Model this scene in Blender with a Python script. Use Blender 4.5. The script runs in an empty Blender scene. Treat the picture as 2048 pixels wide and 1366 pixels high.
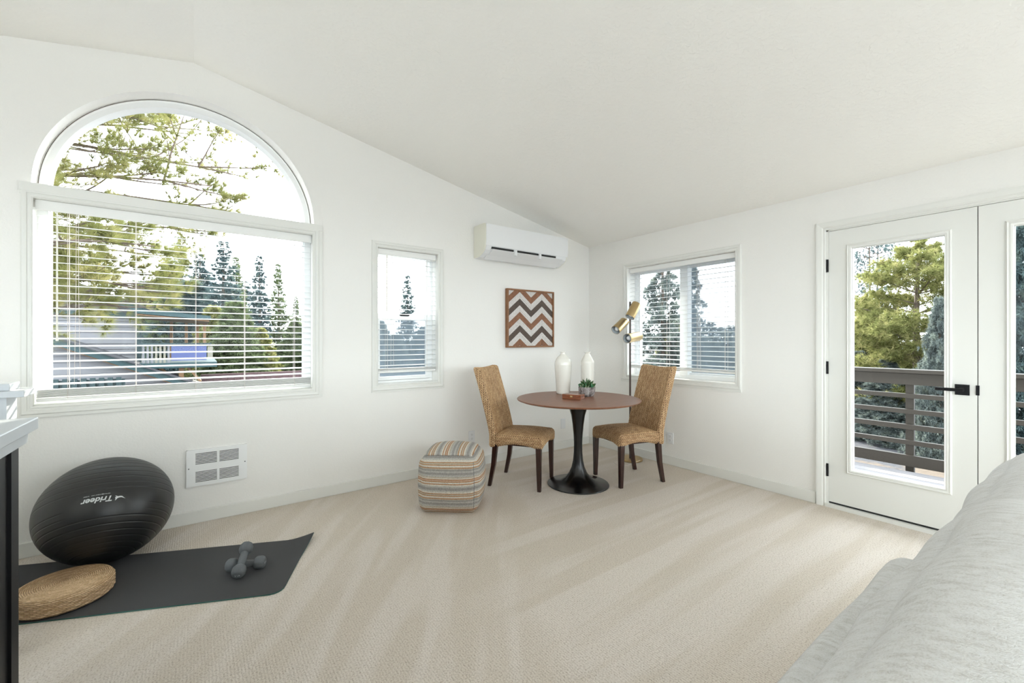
import bpy, bmesh, math, random
import numpy as np
from mathutils import Vector, Matrix
random.seed(7); rng = np.random.default_rng(7)
SC = bpy.context.scene; COL = SC.collection
PI = math.pi

# ------------------------------------------------------------------ camera, sky, sun, exposure
YAW = math.radians(53.737); HCAM = 1.255
cam_d = bpy.data.cameras.new('camera'); cam = bpy.data.objects.new('camera', cam_d); COL.objects.link(cam)
cam_d.sensor_width = 36; cam_d.lens = 859.48/2048*36; cam_d.shift_y = -3.94/2048; cam_d.clip_start = .02; cam_d.clip_end = 500
cam.location = (0, 0, HCAM); cam.rotation_euler = (PI/2, 0, YAW - PI/2)
SC.camera = cam
SC.view_settings.view_transform = 'Standard'; SC.view_settings.look = 'None'; SC.view_settings.gamma = 1
SC.view_settings.use_curve_mapping = False
SC.view_settings.exposure = 1.52
wd = bpy.data.worlds.new('sky'); SC.world = wd; wd.use_nodes = True
bg = wd.node_tree.nodes['Background']; bg.inputs[0].default_value = (.88, .945, 1.0, 1); bg.inputs[1].default_value = 3.2
SUN_AZ, SUN_EL = math.radians(58), math.radians(20)
sd = bpy.data.lights.new('sun', 'SUN'); sd.energy = 5.0; sd.angle = math.radians(.6); sd.color = (1, .93, .80)
sun = bpy.data.objects.new('sun', sd); COL.objects.link(sun)
_dir = Vector((math.cos(SUN_AZ)*math.cos(SUN_EL), math.sin(SUN_AZ)*math.cos(SUN_EL), math.sin(SUN_EL)))
sun.rotation_euler = _dir.to_track_quat('Z', 'Y').to_euler(); sun.location = _dir*30
SC.cycles.max_bounces = 12; SC.cycles.diffuse_bounces = 8; SC.cycles.transparent_max_bounces = 24
SC.cycles.use_denoising = True; SC.cycles.sample_clamp_indirect = 6; SC.cycles.caustics_reflective = False

# ------------------------------------------------------------------ materials
def srgb(r, g, b):
    f = lambda c: ((c/255)/12.92 if c/255 <= .04045 else (((c/255)+.055)/1.055)**2.4)
    return (f(r), f(g), f(b), 1)
class NT:
    def __init__(s, name):
        s.m = bpy.data.materials.new(name); s.m.use_nodes = True; s.t = s.m.node_tree; s.b = s.t.nodes['Principled BSDF']; s.out = s.t.nodes['Material Output']
    def n(s, typ, **kw):
        x = s.t.nodes.new(typ)
        for k, v in kw.items():
            if k.startswith('i_'):
                key = k[2:]; key = int(key) if key.isdigit() else key.replace('_', ' ')
                x.inputs[key].default_value = v
            else: setattr(x, k, v)
        return x
    def l(s, a, b): s.t.links.new(a, b)
    def math(s, op, a, b=None, c=None, clamp=False):
        x = s.t.nodes.new('ShaderNodeMath'); x.operation = op; x.use_clamp = clamp
        for i, v in enumerate((a, b, c)):
            if v is None: continue
            if hasattr(v, 'is_linked') or hasattr(v, 'links'): s.l(v, x.inputs[i])
            else: x.inputs[i].default_value = v
        return x.outputs[0]
    def noise(s, scale, detail=3, rough=.5, vec=None, dist=0):
        x = s.n('ShaderNodeTexNoise'); x.inputs['Scale'].default_value = scale; x.inputs['Detail'].default_value = detail
        x.inputs['Roughness'].default_value = rough; x.inputs['Distortion'].default_value = dist
        if vec is not None: s.l(vec, x.inputs['Vector'])
        return x.outputs['Fac']
    def coord(s, which='Object'): return s.n('ShaderNodeTexCoord').outputs[which]
    def mapping(s, vec, scale=(1, 1, 1), rot=(0, 0, 0), loc=(0, 0, 0)):
        x = s.n('ShaderNodeMapping'); s.l(vec, x.inputs[0]); x.inputs['Scale'].default_value = scale; x.inputs['Rotation'].default_value = rot; x.inputs['Location'].default_value = loc
        return x.outputs[0]
    def ramp(s, fac, stops, interp='LINEAR'):
        x = s.n('ShaderNodeValToRGB'); r = x.color_ramp; r.interpolation = interp
        while len(r.elements) < len(stops): r.elements.new(.5)
        for e, (p, c) in zip(r.elements, stops): e.position = p; e.color = c
        s.l(fac, x.inputs[0]); return x.outputs[0]
    def mix(s, f, a, b):
        x = s.n('ShaderNodeMix', data_type='RGBA')
        for sock, v in ((x.inputs[0], f), (x.inputs[6], a), (x.inputs[7], b)):
            if hasattr(v, 'links'): s.l(v, sock)
            else: sock.default_value = v
        return x.outputs[2]
    def bump(s, h, strength=.3, dist=.002):
        x = s.n('ShaderNodeBump'); x.inputs['Strength'].default_value = strength; x.inputs['Distance'].default_value = dist
        s.l(h, x.inputs['Height']); s.l(x.outputs[0], s.b.inputs['Normal'])
def plain(name, col, rough=.5, metal=0, bump=None, var=0, spec=.5, coat=0):
    t = NT(name); t.b.inputs['Base Color'].default_value = col; t.b.inputs['Roughness'].default_value = rough
    t.b.inputs['Metallic'].default_value = metal; t.b.inputs['Specular IOR Level'].default_value = spec; t.b.inputs['Coat Weight'].default_value = coat
    co = t.coord()
    if bump: t.bump(t.noise(bump[0], 3, .6, co), bump[1], bump[2])
    if var:
        f = t.noise(var[0], 4, .6, co); c2 = tuple(c*var[1] for c in col[:3])+(1,)
        t.l(t.mix(f, col, c2), t.b.inputs['Base Color'])
    return t.m
def wood(name, c1, c2, scale=(1, 14, 14), rough=.4, coat=0, bump=.1, bands=6):
    t = NT(name); co = t.mapping(t.coord(), scale)
    f = t.noise(bands, 6, .65, co, 1.2); t.l(t.ramp(f, [(.3, c1), (.7, c2)]), t.b.inputs['Base Color'])
    t.b.inputs['Roughness'].default_value = rough; t.b.inputs['Coat Weight'].default_value = coat
    t.bump(f, bump, .001); return t.m
def glass_mat(name, tint=(.97, .985, .98, 1), strength=1.0):
    t = NT(name); t.t.nodes.remove(t.b)
    tr = t.n('ShaderNodeBsdfTransparent'); tr.inputs[0].default_value = tint
    gl = t.n('ShaderNodeBsdfGlossy'); gl.inputs['Roughness'].default_value = 0.0
    fr = t.n('ShaderNodeFresnel'); fr.inputs[0].default_value = 1.45
    mx = t.n('ShaderNodeMixShader'); t.l(t.math('MULTIPLY', fr.outputs[0], strength), mx.inputs[0]); t.l(tr.outputs[0], mx.inputs[1]); t.l(gl.outputs[0], mx.inputs[2])
    t.l(mx.outputs[0], t.out.inputs[0]); return t.m

M = {}
def wallmat(name, col, sc=90, st=.25):
    t = NT(name); co = t.coord(); t.b.inputs['Base Color'].default_value = col; t.b.inputs['Roughness'].default_value = .75
    a = t.noise(sc, 2, .5, co); t.bump(t.ramp(a, [(.42, (0, 0, 0, 1)), (.6, (1, 1, 1, 1))]), st, .0015); return t.m
M['wall'] = wallmat('wall_paint', (.82, .81, .78, 1))
M['ceil'] = wallmat('ceiling_paint', (.87, .86, .83, 1), 38, .45)
M['trim'] = plain('trim_paint', (.74, .74, .705, 1), .4)
M['vinyl'] = plain('vinyl_white', (.83, .84, .84, 1), .3)
t = NT('blind_white'); t.b.inputs['Base Color'].default_value = (.88, .88, .87, 1); t.b.inputs['Roughness'].default_value = .35; tl = t.n('ShaderNodeBsdfTranslucent'); tl.inputs[0].default_value = (.88, .91, .94, 1)
mx = t.n('ShaderNodeMixShader'); mx.inputs[0].default_value = .45; t.l(t.b.outputs[0], mx.inputs[1]); t.l(tl.outputs[0], mx.inputs[2]); t.l(mx.outputs[0], t.out.inputs[0]); M['blind'] = t.m
M['blindbody'] = plain('blind_white_solid', (.82, .82, .80, 1), .35)
M['cord'] = plain('cord_white', (.72, .66, .62, 1), .8)
M['glass'] = glass_mat('window_glass', strength=.12)
M['screen'] = plain('screen_mesh', (.1, .12, .15, 1), .9)
t = NT('insect_screen'); t.t.nodes.remove(t.b); tr = t.n('ShaderNodeBsdfTransparent'); df = t.n('ShaderNodeBsdfDiffuse'); df.inputs[0].default_value = (.30, .35, .41, 1)
mx = t.n('ShaderNodeMixShader'); mx.inputs[0].default_value = .50; t.l(tr.outputs[0], mx.inputs[1]); t.l(df.outputs[0], mx.inputs[2]); t.l(mx.outputs[0], t.out.inputs[0]); M['mesh'] = t.m
M['black'] = plain('black_metal', (.006, .006, .007, 1), .5, 0, spec=.25)
M['blackgloss'] = plain('black_lacquer', (.0045, .0045, .005, 1), .24, 0)
M['dark'] = plain('dark_void', (.02, .02, .02, 1), .8)
M['white'] = plain('white_plastic', (.80, .81, .82, 1), .25, coat=.3)
M['cream_plastic'] = plain('cream_plastic', (.76, .75, .66, 1), .45)
M['brass'] = plain('brushed_brass', (.58, .43, .22, 1), .36, 1, bump=(60, .1, .0005))
M['lining'] = plain('shade_lining', (.45, .49, .51, 1), .5)
M['brown_pole'] = plain('brown_pole', (.06, .035, .028, 1), .4)
M['leg'] = wood('dark_mahogany', (.012, .003, .002, 1), (.04, .010, .006, 1), (14, 14, 1.5), .3, .3)
M['table'] = wood('walnut_top', (.15, .055, .026, 1), (.25, .10, .05, 1), (2, 14, 14), .42, .1, .04, 5)
M['boxwood'] = wood('reddish_box_wood', (.16, .045, .018, 1), (.30, .10, .04, 1), (3, 30, 30), .3, .4, .04)
M['ceramic'] = plain('cream_glaze', (.78, .76, .70, 1), .22, coat=.5)
M['mat'] = plain('mat_charcoal', (.050, .050, .053, 1), .85, bump=(400, .3, .0005))
M['matedge'] = plain('mat_green', (.04, .12, .10, 1), .8)
M['dumb'] = plain('dumbbell_grey', (.115, .125, .132, 1), .75, bump=(300, .15, .0004))
M['rubber'] = plain('ball_rubber', (.013, .013, .013, 1), .36, bump=(250, .08, .0005))
M['print'] = plain('white_print', (.6, .62, .62, 1), .6)
M['mantel'] = plain('mantel_paint', (.42, .445, .465, 1), .4)
# carpet
t = NT('carpet'); co = t.coord('Object')
vo = t.n('ShaderNodeTexVoronoi'); vo.inputs['Scale'].default_value = 150; t.l(co, vo.inputs['Vector'])
pit = t.ramp(vo.outputs['Distance'], [(.0, (1, 1, 1, 1)), (.55, (.75, .75, .75, 1)), (.9, (.15, .15, .15, 1))])
row = t.n('ShaderNodeTexWave'); row.inputs['Scale'].default_value = 28; row.inputs['Distortion'].default_value = 2.0; row.inputs['Detail Scale'].default_value = 18; t.l(t.mapping(co, rot=(0, 0, .0)), row.inputs['Vector'])
hgt = t.math('ADD', t.math('MULTIPLY', pit, .8), t.math('MULTIPLY', row.outputs['Fac'], .35))
sp = t.noise(150, 2, .6, co); dots = t.ramp(sp, [(.33, (.60, .55, .50, 1)), (.50, (1, 1, 1, 1))])
s1 = t.noise(1.0, 2, .5, t.mapping(co, (.35, 5.5, 1), (0, 0, 0)), .3)        # vacuum strokes parallel to x
s2 = t.noise(1.0, 2, .5, t.mapping(t.mapping(co, rot=(0, 0, math.radians(36))), (6.0, .7, 1)), .35)
sxx = t.n('ShaderNodeSeparateXYZ'); t.l(co, sxx.inputs[0])
s3 = t.math('SUBTRACT', 1.0, t.math('MULTIPLY_ADD', t.math('ADD', sxx.outputs[0], t.math('MULTIPLY', sxx.outputs[1], -.55)), .45, t.math('MULTIPLY_ADD', t.noise(1.3, 2, .5, co), .8, -.05)))
str_ = t.mix(t.ramp(s3, [(.42, (0, 0, 0, 1)), (.56, (1, 1, 1, 1))]), t.ramp(s1, [(.44, (0, 0, 0, 1)), (.54, (1, 1, 1, 1))]), t.ramp(s2, [(.46, (0, 0, 0, 1)), (.60, (1, 1, 1, 1))]))
base = t.mix(str_, (.64, .575, .50, 1), (.695, .635, .575, 1))
mul = t.n('ShaderNodeMix', data_type='RGBA', blend_type='MULTIPLY'); mul.inputs[0].default_value = .7; t.l(base, mul.inputs[6]); t.l(dots, mul.inputs[7])
t.l(mul.outputs[2], t.b.inputs['Base Color']); t.b.inputs['Roughness'].default_value = 1; t.b.inputs['Specular IOR Level'].default_value = .1
t.bump(hgt, .6, .004); M['carpet'] = t.m
# sofa fabric
t = NT('sofa_fabric'); co = t.coord('Object')
f1 = t.noise(9, 4, .7, t.mapping(co, (6, 2.5, 2.5))); f2 = t.noise(420, 2, .6, co); f3 = t.noise(45, 3, .6, t.mapping(co, (2.8, 1, 1)))
fm = t.math('ADD', t.math('MULTIPLY', f1, .35), t.math('ADD', t.math('MULTIPLY', f2, .35), t.math('MULTIPLY', f3, .35)))
t.l(t.ramp(fm, [(.40, (.47, .455, .43, 1)), (.53, (.60, .595, .58, 1)), (.66, (.66, .66, .655, 1))]), t.b.inputs['Base Color'])
t.b.inputs['Roughness'].default_value = .95; t.b.inputs['Specular IOR Level'].default_value = .15; t.b.inputs['Sheen Weight'].default_value = .2
t.bump(t.math('ADD', f2, t.math('MULTIPLY', f3, .8)), .45, .0025); M['sofa'] = t.m
# seagrass braid from UV in metres
BW, BP = .026, .020
def braid_h(u, v):
    fu = (u/BW) % 1.0; tri = abs(fu*2-1); fs = (v/BP+tri*1.15) % 1.0
    return (1-abs(fs*2-1)**2.2)*(1-tri**6)*min(1, tri*5+.15)
def braid(name, w=.026, p=.020, c_lo=(.09, .036, .014, 1), c_a=(.36, .195, .085, 1), c_b=(.67, .46, .25, 1)):
    t = NT(name); uv = t.coord('UV'); sx = t.n('ShaderNodeSeparateXYZ'); t.l(uv, sx.inputs[0]); u, v = sx.outputs[0], sx.outputs[1]
    cu = t.math('DIVIDE', u, w); fu = t.math('FRACT', cu); tri = t.math('ABSOLUTE', t.math('MULTIPLY_ADD', fu, 2, -1))
    s = t.math('ADD', t.math('DIVIDE', v, p), t.math('MULTIPLY', tri, 1.15)); fs = t.math('FRACT', s)
    prof = t.math('SUBTRACT', 1, t.math('POWER', t.math('ABSOLUTE', t.math('MULTIPLY_ADD', fs, 2, -1)), 2.2))
    edge = t.math('SUBTRACT', 1, t.math('POWER', tri, 6)); mid = t.math('MINIMUM', t.math('MULTIPLY_ADD', tri, 5, .15), 1)
    h = t.math('MULTIPLY', prof, t.math('MULTIPLY', edge, mid))
    cmb = t.n('ShaderNodeCombineXYZ'); t.l(t.math('FLOOR', s), cmb.inputs[0]); t.l(t.math('FLOOR', t.math('MULTIPLY', cu, 2)), cmb.inputs[1])
    wn = t.n('ShaderNodeTexWhiteNoise'); wn.noise_dimensions = '2D'; t.l(cmb.outputs[0], wn.inputs[0])
    strand = t.mix(t.math('MULTIPLY_ADD', wn.outputs['Value'], .7, t.math('MULTIPLY', t.noise(3, 3, .6, t.coord('Object')), .3)), c_a, c_b)
    t.l(t.mix(t.ramp(h, [(.1, (0, 0, 0, 1)), (.55, (1, 1, 1, 1))]), c_lo, strand), t.b.inputs['Base Color'])
    t.b.inputs['Roughness'].default_value = .6; t.bump(t.noise(160, 2, .6, t.coord('Object')), .3, .002); return t.m
M['seagrass'] = braid('seagrass_braid')
# coiled straw for the floor cushion
t = NT('straw_coil'); uv = t.coord('UV'); sx = t.n('ShaderNodeSeparateXYZ'); t.l(uv, sx.inputs[0]); u, v = sx.outputs[0], sx.outputs[1]
row = t.math('FLOOR', t.math('DIVIDE', v, .0075)); off = t.math('MULTIPLY', t.math('MODULO', row, 2), .5)
fs = t.math('FRACT', t.math('ADD', t.math('MULTIPLY', u, 46), off)); fv = t.math('FRACT', t.math('DIVIDE', v, .0075))
h = t.math('MULTIPLY', t.math('SINE', t.math('MULTIPLY', fv, PI)), t.math('MULTIPLY_ADD', t.math('SINE', t.math('MULTIPLY', fs, PI)), .6, .4))
cmb = t.n('ShaderNodeCombineXYZ'); t.l(row, cmb.inputs[0]); t.l(t.math('FLOOR', t.math('ADD', t.math('MULTIPLY', u, 46), off)), cmb.inputs[1]); wn = t.n('ShaderNodeTexWhiteNoise'); wn.noise_dimensions = '2D'; t.l(cmb.outputs[0], wn.inputs[0])
c = t.mix(wn.outputs['Value'], (.56, .37, .20, 1), (.76, .55, .34, 1)); t.l(t.mix(t.ramp(h, [(.12, (0, 0, 0, 1)), (.5, (1, 1, 1, 1))]), (.26, .14, .06, 1), c), t.b.inputs['Base Color'])
t.b.inputs['Roughness'].default_value = .6; t.bump(h, .8, .004); M['straw'] = t.m
# pouf stripes
t = NT('striped_weave'); uv = t.coord('UV'); sx = t.n('ShaderNodeSeparateXYZ'); t.l(uv, sx.inputs[0]); u, v = sx.outputs[0], sx.outputs[1]
vv = t.math('ADD', v, t.math('MULTIPLY', t.noise(5, 2, .5, t.coord('Object')), .006))
G, GL, CR, OR, PK, BG = (.335, .315, .295, 1), (.47, .45, .415, 1), (.66, .61, .53, 1), (.43, .225, .105, 1), (.56, .40, .30, 1), (.50, .43, .33, 1)
seq = [(CR, 2.5), (OR, 1.8), (CR, 3), (OR, 1.8), (PK, 2), (OR, 1.8), (CR, 2), (BG, 2), (GL, 4), (G, 4), (GL, 3), (G, 3), (BG, 2), (OR, 1.6), (CR, 3.5), (OR, 1.6), (BG, 2.5), (OR, 1.6), (CR, 3), (GL, 3), (G, 5), (GL, 3)]
tot = sum(q[1] for q in seq); pos = 0; stops = []
for c, q in seq: stops.append((pos/tot, c)); pos += q
c = t.ramp(t.math('FRACT', t.math('DIVIDE', vv, .215)), stops, 'CONSTANT')
w1 = t.math('SINE', t.math('MULTIPLY', u, 2*PI/.006)); w2 = t.math('SINE', t.math('MULTIPLY', v, 2*PI/.009)); wv = t.math('MULTIPLY', w1, w2)
nz = t.noise(140, 3, .7, t.coord('Object'))
mul = t.n('ShaderNodeMix', data_type='RGBA', blend_type='MULTIPLY'); mul.inputs[0].default_value = .6; t.l(c, mul.inputs[6]); t.l(t.ramp(nz, [(.3, (.5, .5, .5, 1)), (.6, (1.15, 1.15, 1.15, 1))]), mul.inputs[7])
t.l(mul.outputs[2], t.b.inputs['Base Color']); t.b.inputs['Roughness'].default_value = .95; t.bump(t.math('ADD', wv, t.math('MULTIPLY', nz, 2)), .5, .003); M['pouf'] = t.m
# pot, plants
t = NT('pot_concrete'); co = t.coord('Object'); f = t.noise(30, 5, .7, co); t.l(t.ramp(f, [(.4, (.10, .08, .075, 1)), (.55, (.33, .30, .29, 1)), (.7, (.5, .48, .47, 1))]), t.b.inputs['Base Color']); t.bump(f, .8, .004); M['pot'] = t.m
M['succ'] = plain('succulent_green', (.045, .115, .030, 1), .45, var=(25, .5))
M['succ2'] = plain('succulent_bluegreen', (.05, .20, .09, 1), .45)
M['succ3'] = plain('succulent_pale', (.26, .33, .20, 1), .5)
M['soil'] = plain('soil', (.03, .022, .016, 1), .95)
# exterior
def siding(name, col): return plain(name, col, .6, var=(3, .93))
M['siding'] = siding('siding_paint', (.135, .135, .148, 1)); M['teal'] = plain('teal_paint', (.010, .036, .042, 1), .5); M['tealdark'] = plain('dark_teal', (.012, .030, .034, 1), .6)
M['woodbrace'] = wood('orange_wood', (.17, .09, .04, 1), (.24, .14, .07, 1), (2, 10, 10), .6)
M['deckbrown'] = plain('deck_brown', (.021, .0155, .0105, 1), .55, var=(6, .8))
M['deckboard'] = wood('deck_board', (.15, .145, .155, 1), (.21, .20, .205, 1), (10, 1, 10), .7)
M['palewood'] = plain('pale_wood', (.17, .16, .13, 1), .7)
M['bluepanel'] = plain('blue_tarp', (.05, .065, .17, 1), .6); M['redfence'] = plain('reddish_fence', (.07, .035, .038, 1), .7)
M['roof'] = plain('roof_grey', (.04, .04, .045, 1), .8)
M['bark'] = plain('bark', (.10, .075, .06, 1), .9, bump=(20, .5, .01))
def foliage(name, a, b, trans=.35):
    t = NT(name); t.t.nodes.remove(t.b); f = t.noise(2.6, 5, .75, t.coord('Object'))
    c = t.ramp(f, [(.36, tuple(q*.55 for q in a[:3])+(1,)), (.5, a), (.62, b), (.72, tuple(q*1.35 for q in b[:3])+(1,))]); d = t.n('ShaderNodeBsdfDiffuse'); tl = t.n('ShaderNodeBsdfTranslucent'); t.l(c, d.inputs[0]); t.l(c, tl.inputs[0])
    mx = t.n('ShaderNodeMixShader'); mx.inputs[0].default_value = trans; t.l(d.outputs[0], mx.inputs[1]); t.l(tl.outputs[0], mx.inputs[2]); t.l(mx.outputs[0], t.out.inputs[0]); return t.m
M['f_blue'] = foliage('foliage_bluegreen', (.075, .11, .115, 1), (.13, .17, .15, 1))
M['f_green'] = foliage('foliage_green', (.11, .14, .07, 1), (.20, .23, .115, 1))
M['f_yellow'] = foliage('foliage_yellowgreen', (.20, .21, .075, 1), (.35, .32, .15, 1), .4)
M['f_grey'] = foliage('foliage_greygreen', (.13, .155, .15, 1), (.23, .26, .22, 1))
t = NT('ground_soil'); co = t.coord('Object'); a = t.noise(.55, 5, .65, co); b = t.noise(7, 4, .7, co); s = t.noise(.35, 4, .6, t.mapping(co, loc=(13, 4, 0)))
c = t.mix(b, (.020, .020, .025, 1), (.050, .050, .058, 1)); c = t.mix(t.ramp(a, [(.52, (0, 0, 0, 1)), (.60, (1, 1, 1, 1))]), c, (.085, .062, .044, 1)); c = t.mix(t.ramp(s, [(.56, (0, 0, 0, 1)), (.60, (1, 1, 1, 1))]), c, (.17, .19, .23, 1))
t.l(c, t.b.inputs['Base Color']); t.b.inputs['Roughness'].default_value = .95; t.bump(b, .8, .05); M['ground'] = t.m

# ------------------------------------------------------------------ mesh helpers
class MB:
    def __init__(s): s.v = []; s.f = []
    def add(s, vs, fs):
        o = len(s.v); s.v += [tuple(p) for p in vs]; s.f += [tuple(i+o for i in f) for f in fs]; return s
    def box(s, a, b, M4=None):
        x0, y0, z0 = a; x1, y1, z1 = b
        vs = [(x0, y0, z0), (x1, y0, z0), (x1, y1, z0), (x0, y1, z0), (x0, y0, z1), (x1, y0, z1), (x1, y1, z1), (x0, y1, z1)]
        if M4 is not None: vs = [tuple(M4 @ Vector(p)) for p in vs]
        return s.add(vs, [(0, 3, 2, 1), (4, 5, 6, 7), (0, 1, 5, 4), (1, 2, 6, 5), (2, 3, 7, 6), (3, 0, 4, 7)])
    def lathe(s, prof, c=(0, 0, 0), n=48, M4=None, caps=True):
        vs = []; fs = []
        for r, z in prof:
            for k in range(n): vs.append((c[0]+r*math.cos(2*PI*k/n), c[1]+r*math.sin(2*PI*k/n), c[2]+z))
        for i in range(len(prof)-1):
            for k in range(n): fs.append((i*n+k, i*n+(k+1) % n, (i+1)*n+(k+1) % n, (i+1)*n+k))
        if caps and prof[0][0] > 1e-5: fs.append(tuple(reversed(range(n))))
        if caps and prof[-1][0] > 1e-5: fs.append(tuple((len(prof)-1)*n+k for k in range(n)))
        if M4 is not None: vs = [tuple(M4 @ Vector(p)) for p in vs]
        return s.add(vs, fs)
    def tube(s, pts, r, n=8):
        pts = [Vector(p) for p in pts]; rs = r if isinstance(r, (list, tuple)) else [r]*len(pts); vs = []; fs = []
        t0 = (pts[1]-pts[0]).normalized(); up = Vector((0, 0, 1)) if abs(t0.z) < .9 else Vector((1, 0, 0)); a = t0.cross(up).normalized()
        for i, p in enumerate(pts):
            t = (pts[min(i+1, len(pts)-1)]-pts[max(i-1, 0)]).normalized(); a = (a-t*a.dot(t)).normalized(); b = t.cross(a)
            for k in range(n): vs.append(tuple(p+(a*math.cos(2*PI*k/n)+b*math.sin(2*PI*k/n))*rs[i]))
        for i in range(len(pts)-1):
            for k in range(n): fs.append((i*n+k, i*n+(k+1) % n, (i+1)*n+(k+1) % n, (i+1)*n+k))
        fs.append(tuple(reversed(range(n)))); fs.append(tuple((len(pts)-1)*n+k for k in range(n)))
        return s.add(vs, fs)
    def extr(s, poly, axis, a, b):
        """poly: list of 2-D points in the plane normal to axis ('x': y,z; 'y': x,z; 'z': x,y)"""
        P = {'x': lambda p, t: (t, p[0], p[1]), 'y': lambda p, t: (p[0], t, p[1]), 'z': lambda p, t: (p[0], p[1], t)}[axis]
        n = len(poly); vs = [P(p, a) for p in poly]+[P(p, b) for p in poly]
        return s.add(vs, [tuple(range(n)), tuple(reversed(range(n, 2*n)))]+[(i, i+n, (i+1) % n+n, (i+1) % n) for i in range(n)])
    def sweep_rect(s, rect, prof, axis='y', plane=0, sgn=-1):
        """casing: rect=(a0,b0,a1,b1) inner opening in the wall plane; prof list of (outward offset, protrusion); mitred"""
        a0, b0, a1, b1 = rect; vs = []; n = len(prof)
        for (ca, cb, da, db) in ((a0, b0, -1, -1), (a1, b0, 1, -1), (a1, b1, 1, 1), (a0, b1, -1, 1)):
            for o, q in prof:
                A, B, D = ca+da*o, cb+db*o, plane+sgn*q
                vs.append((A, D, B) if axis == 'y' else (D, A, B))
        fs = []
        for k in range(4):
            for i in range(n-1): fs.append((k*n+i, k*n+i+1, ((k+1) % 4)*n+i+1, ((k+1) % 4)*n+i))
        return s.add(vs, fs)
    def build(s, name, mat, parent=None, smooth=False, bevel=0, loc=None, uvf=None, recalc=True):
        me = bpy.data.meshes.new(name); me.from_pydata(s.v, [], s.f); me.update()
        if recalc:
            bm = bmesh.new(); bm.from_mesh(me); bmesh.ops.recalc_face_normals(bm, faces=bm.faces); bm.to_mesh(me); bm.free()
        if uvf:
            uvl = me.uv_layers.new(name='uv')
            for p in me.polygons:
                for li in p.loop_indices: uvl.data[li].uv = uvf(p, Vector(me.vertices[me.loops[li].vertex_index].co))
        if smooth:
            me.polygons.foreach_set('use_smooth', [True]*len(me.polygons))
            if smooth == 'auto':
                me.set_sharp_from_angle(angle=math.radians(35))
        me.materials.append(mat); o = bpy.data.objects.new(name, me); COL.objects.link(o)
        if parent is not None: o.parent = parent
        if loc: o.location = loc
        if bevel:
            m = o.modifiers.new('bevel', 'BEVEL'); m.width = bevel; m.segments = 2; m.limit_method = 'ANGLE'
        return o
def tag(o, label=None, cat=None, group=None, kind=None):
    if label: o['label'] = label
    if cat: o['category'] = cat
    if group: o['group'] = group
    if kind: o['kind'] = kind
    return o
def thing(name, label, cat, loc=(0, 0, 0), rz=0, group=None, kind=None):
    o = bpy.data.objects.new(name, None); COL.objects.link(o); o.location = loc; o.rotation_euler = (0, 0, rz); o.empty_display_size = .1
    return tag(o, label, cat, group, kind)
def struct(name, parent=None, loc=(0, 0, 0)):
    return thing(name, None, None, loc, 0, None, 'structure')
def inst(src, name, parent=None, loc=(0, 0, 0), rot=None, scale=None):
    o = src.copy(); o.name = name; COL.objects.link(o); o.parent = parent; o.location = loc
    if rot is not None: o.rotation_euler = rot
    if scale is not None: o.scale = scale
    return o
def copy_tree(o, parent=None):
    c = o.copy(); COL.objects.link(c); c.parent = parent
    for ch in list(o.children): copy_tree(ch, c)
    return c
def rbox(size, r=.03, n=10, bulge=(0, 0, 0), power=2.0):
    """rounded, puffed box centred at 0: returns verts, faces; bulge = extra swelling at the middle of the +-x, +-y, +-z faces"""
    hx, hy, hz = [q/2 for q in size]; vs = {}; V = []; F = []
    def key(i, j, k):
        if (i, j, k) in vs: return vs[(i, j, k)]
        p = []
        for idx, h in zip((i, j, k), (hx, hy, hz)):
            t = idx/n*2-1; t = math.copysign(abs(t)**.8, t); p.append(t*h)
        inner = [max(-h+r, min(h-r, c)) for c, h in zip(p, (hx, hy, hz))]
        d = Vector([a-b for a, b in zip(p, inner)])
        if d.length > 1e-9: q = Vector(inner)+d.normalized()*r if d.length > 0 else Vector(inner)
        else: q = Vector(p)
        t = [p[0]/hx, p[1]/hy, p[2]/hz]; w = [max(0, 1-abs(c)**power) for c in t]
        q.x += t[0]*bulge[0]*w[1]*w[2]; q.y += t[1]*bulge[1]*w[0]*w[2]; q.z += t[2]*bulge[2]*w[0]*w[1]
        vs[(i, j, k)] = len(V); V.append(tuple(q)); return vs[(i, j, k)]
    for a in range(n):
        for b in range(n):
            for c in (0, n):
                F.append((key(c, a, b), key(c, a+1, b), key(c, a+1, b+1), key(c, a, b+1)))
                F.append((key(a, c, b), key(a+1, c, b), key(a+1, c, b+1), key(a, c, b+1)))
                F.append((key(a, b, c), key(a+1, b, c), key(a+1, b+1, c), key(a, b+1, c)))
    return V, F
def text_mesh(body, size, mat, parent, M4, name='lettering', shear=0, bold=0, wrap=None):
    cu = bpy.data.curves.new('t', 'FONT'); cu.body = body; cu.size = size; cu.align_x = 'CENTER'; cu.align_y = 'CENTER'; cu.shear = shear; cu.offset = bold; cu.resolution_u = 3
    o = bpy.data.objects.new('t', cu); COL.objects.link(o); dg = bpy.context.evaluated_depsgraph_get()
    me = bpy.data.meshes.new_from_object(o.evaluated_get(dg)); COL.objects.unlink(o); bpy.data.objects.remove(o)
    for v in me.vertices: v.co = (wrap(v.co) if wrap else M4 @ v.co)
    me.materials.clear(); me.materials.append(mat); r = bpy.data.objects.new(name, me); COL.objects.link(r); r.parent = parent; return r

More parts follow.
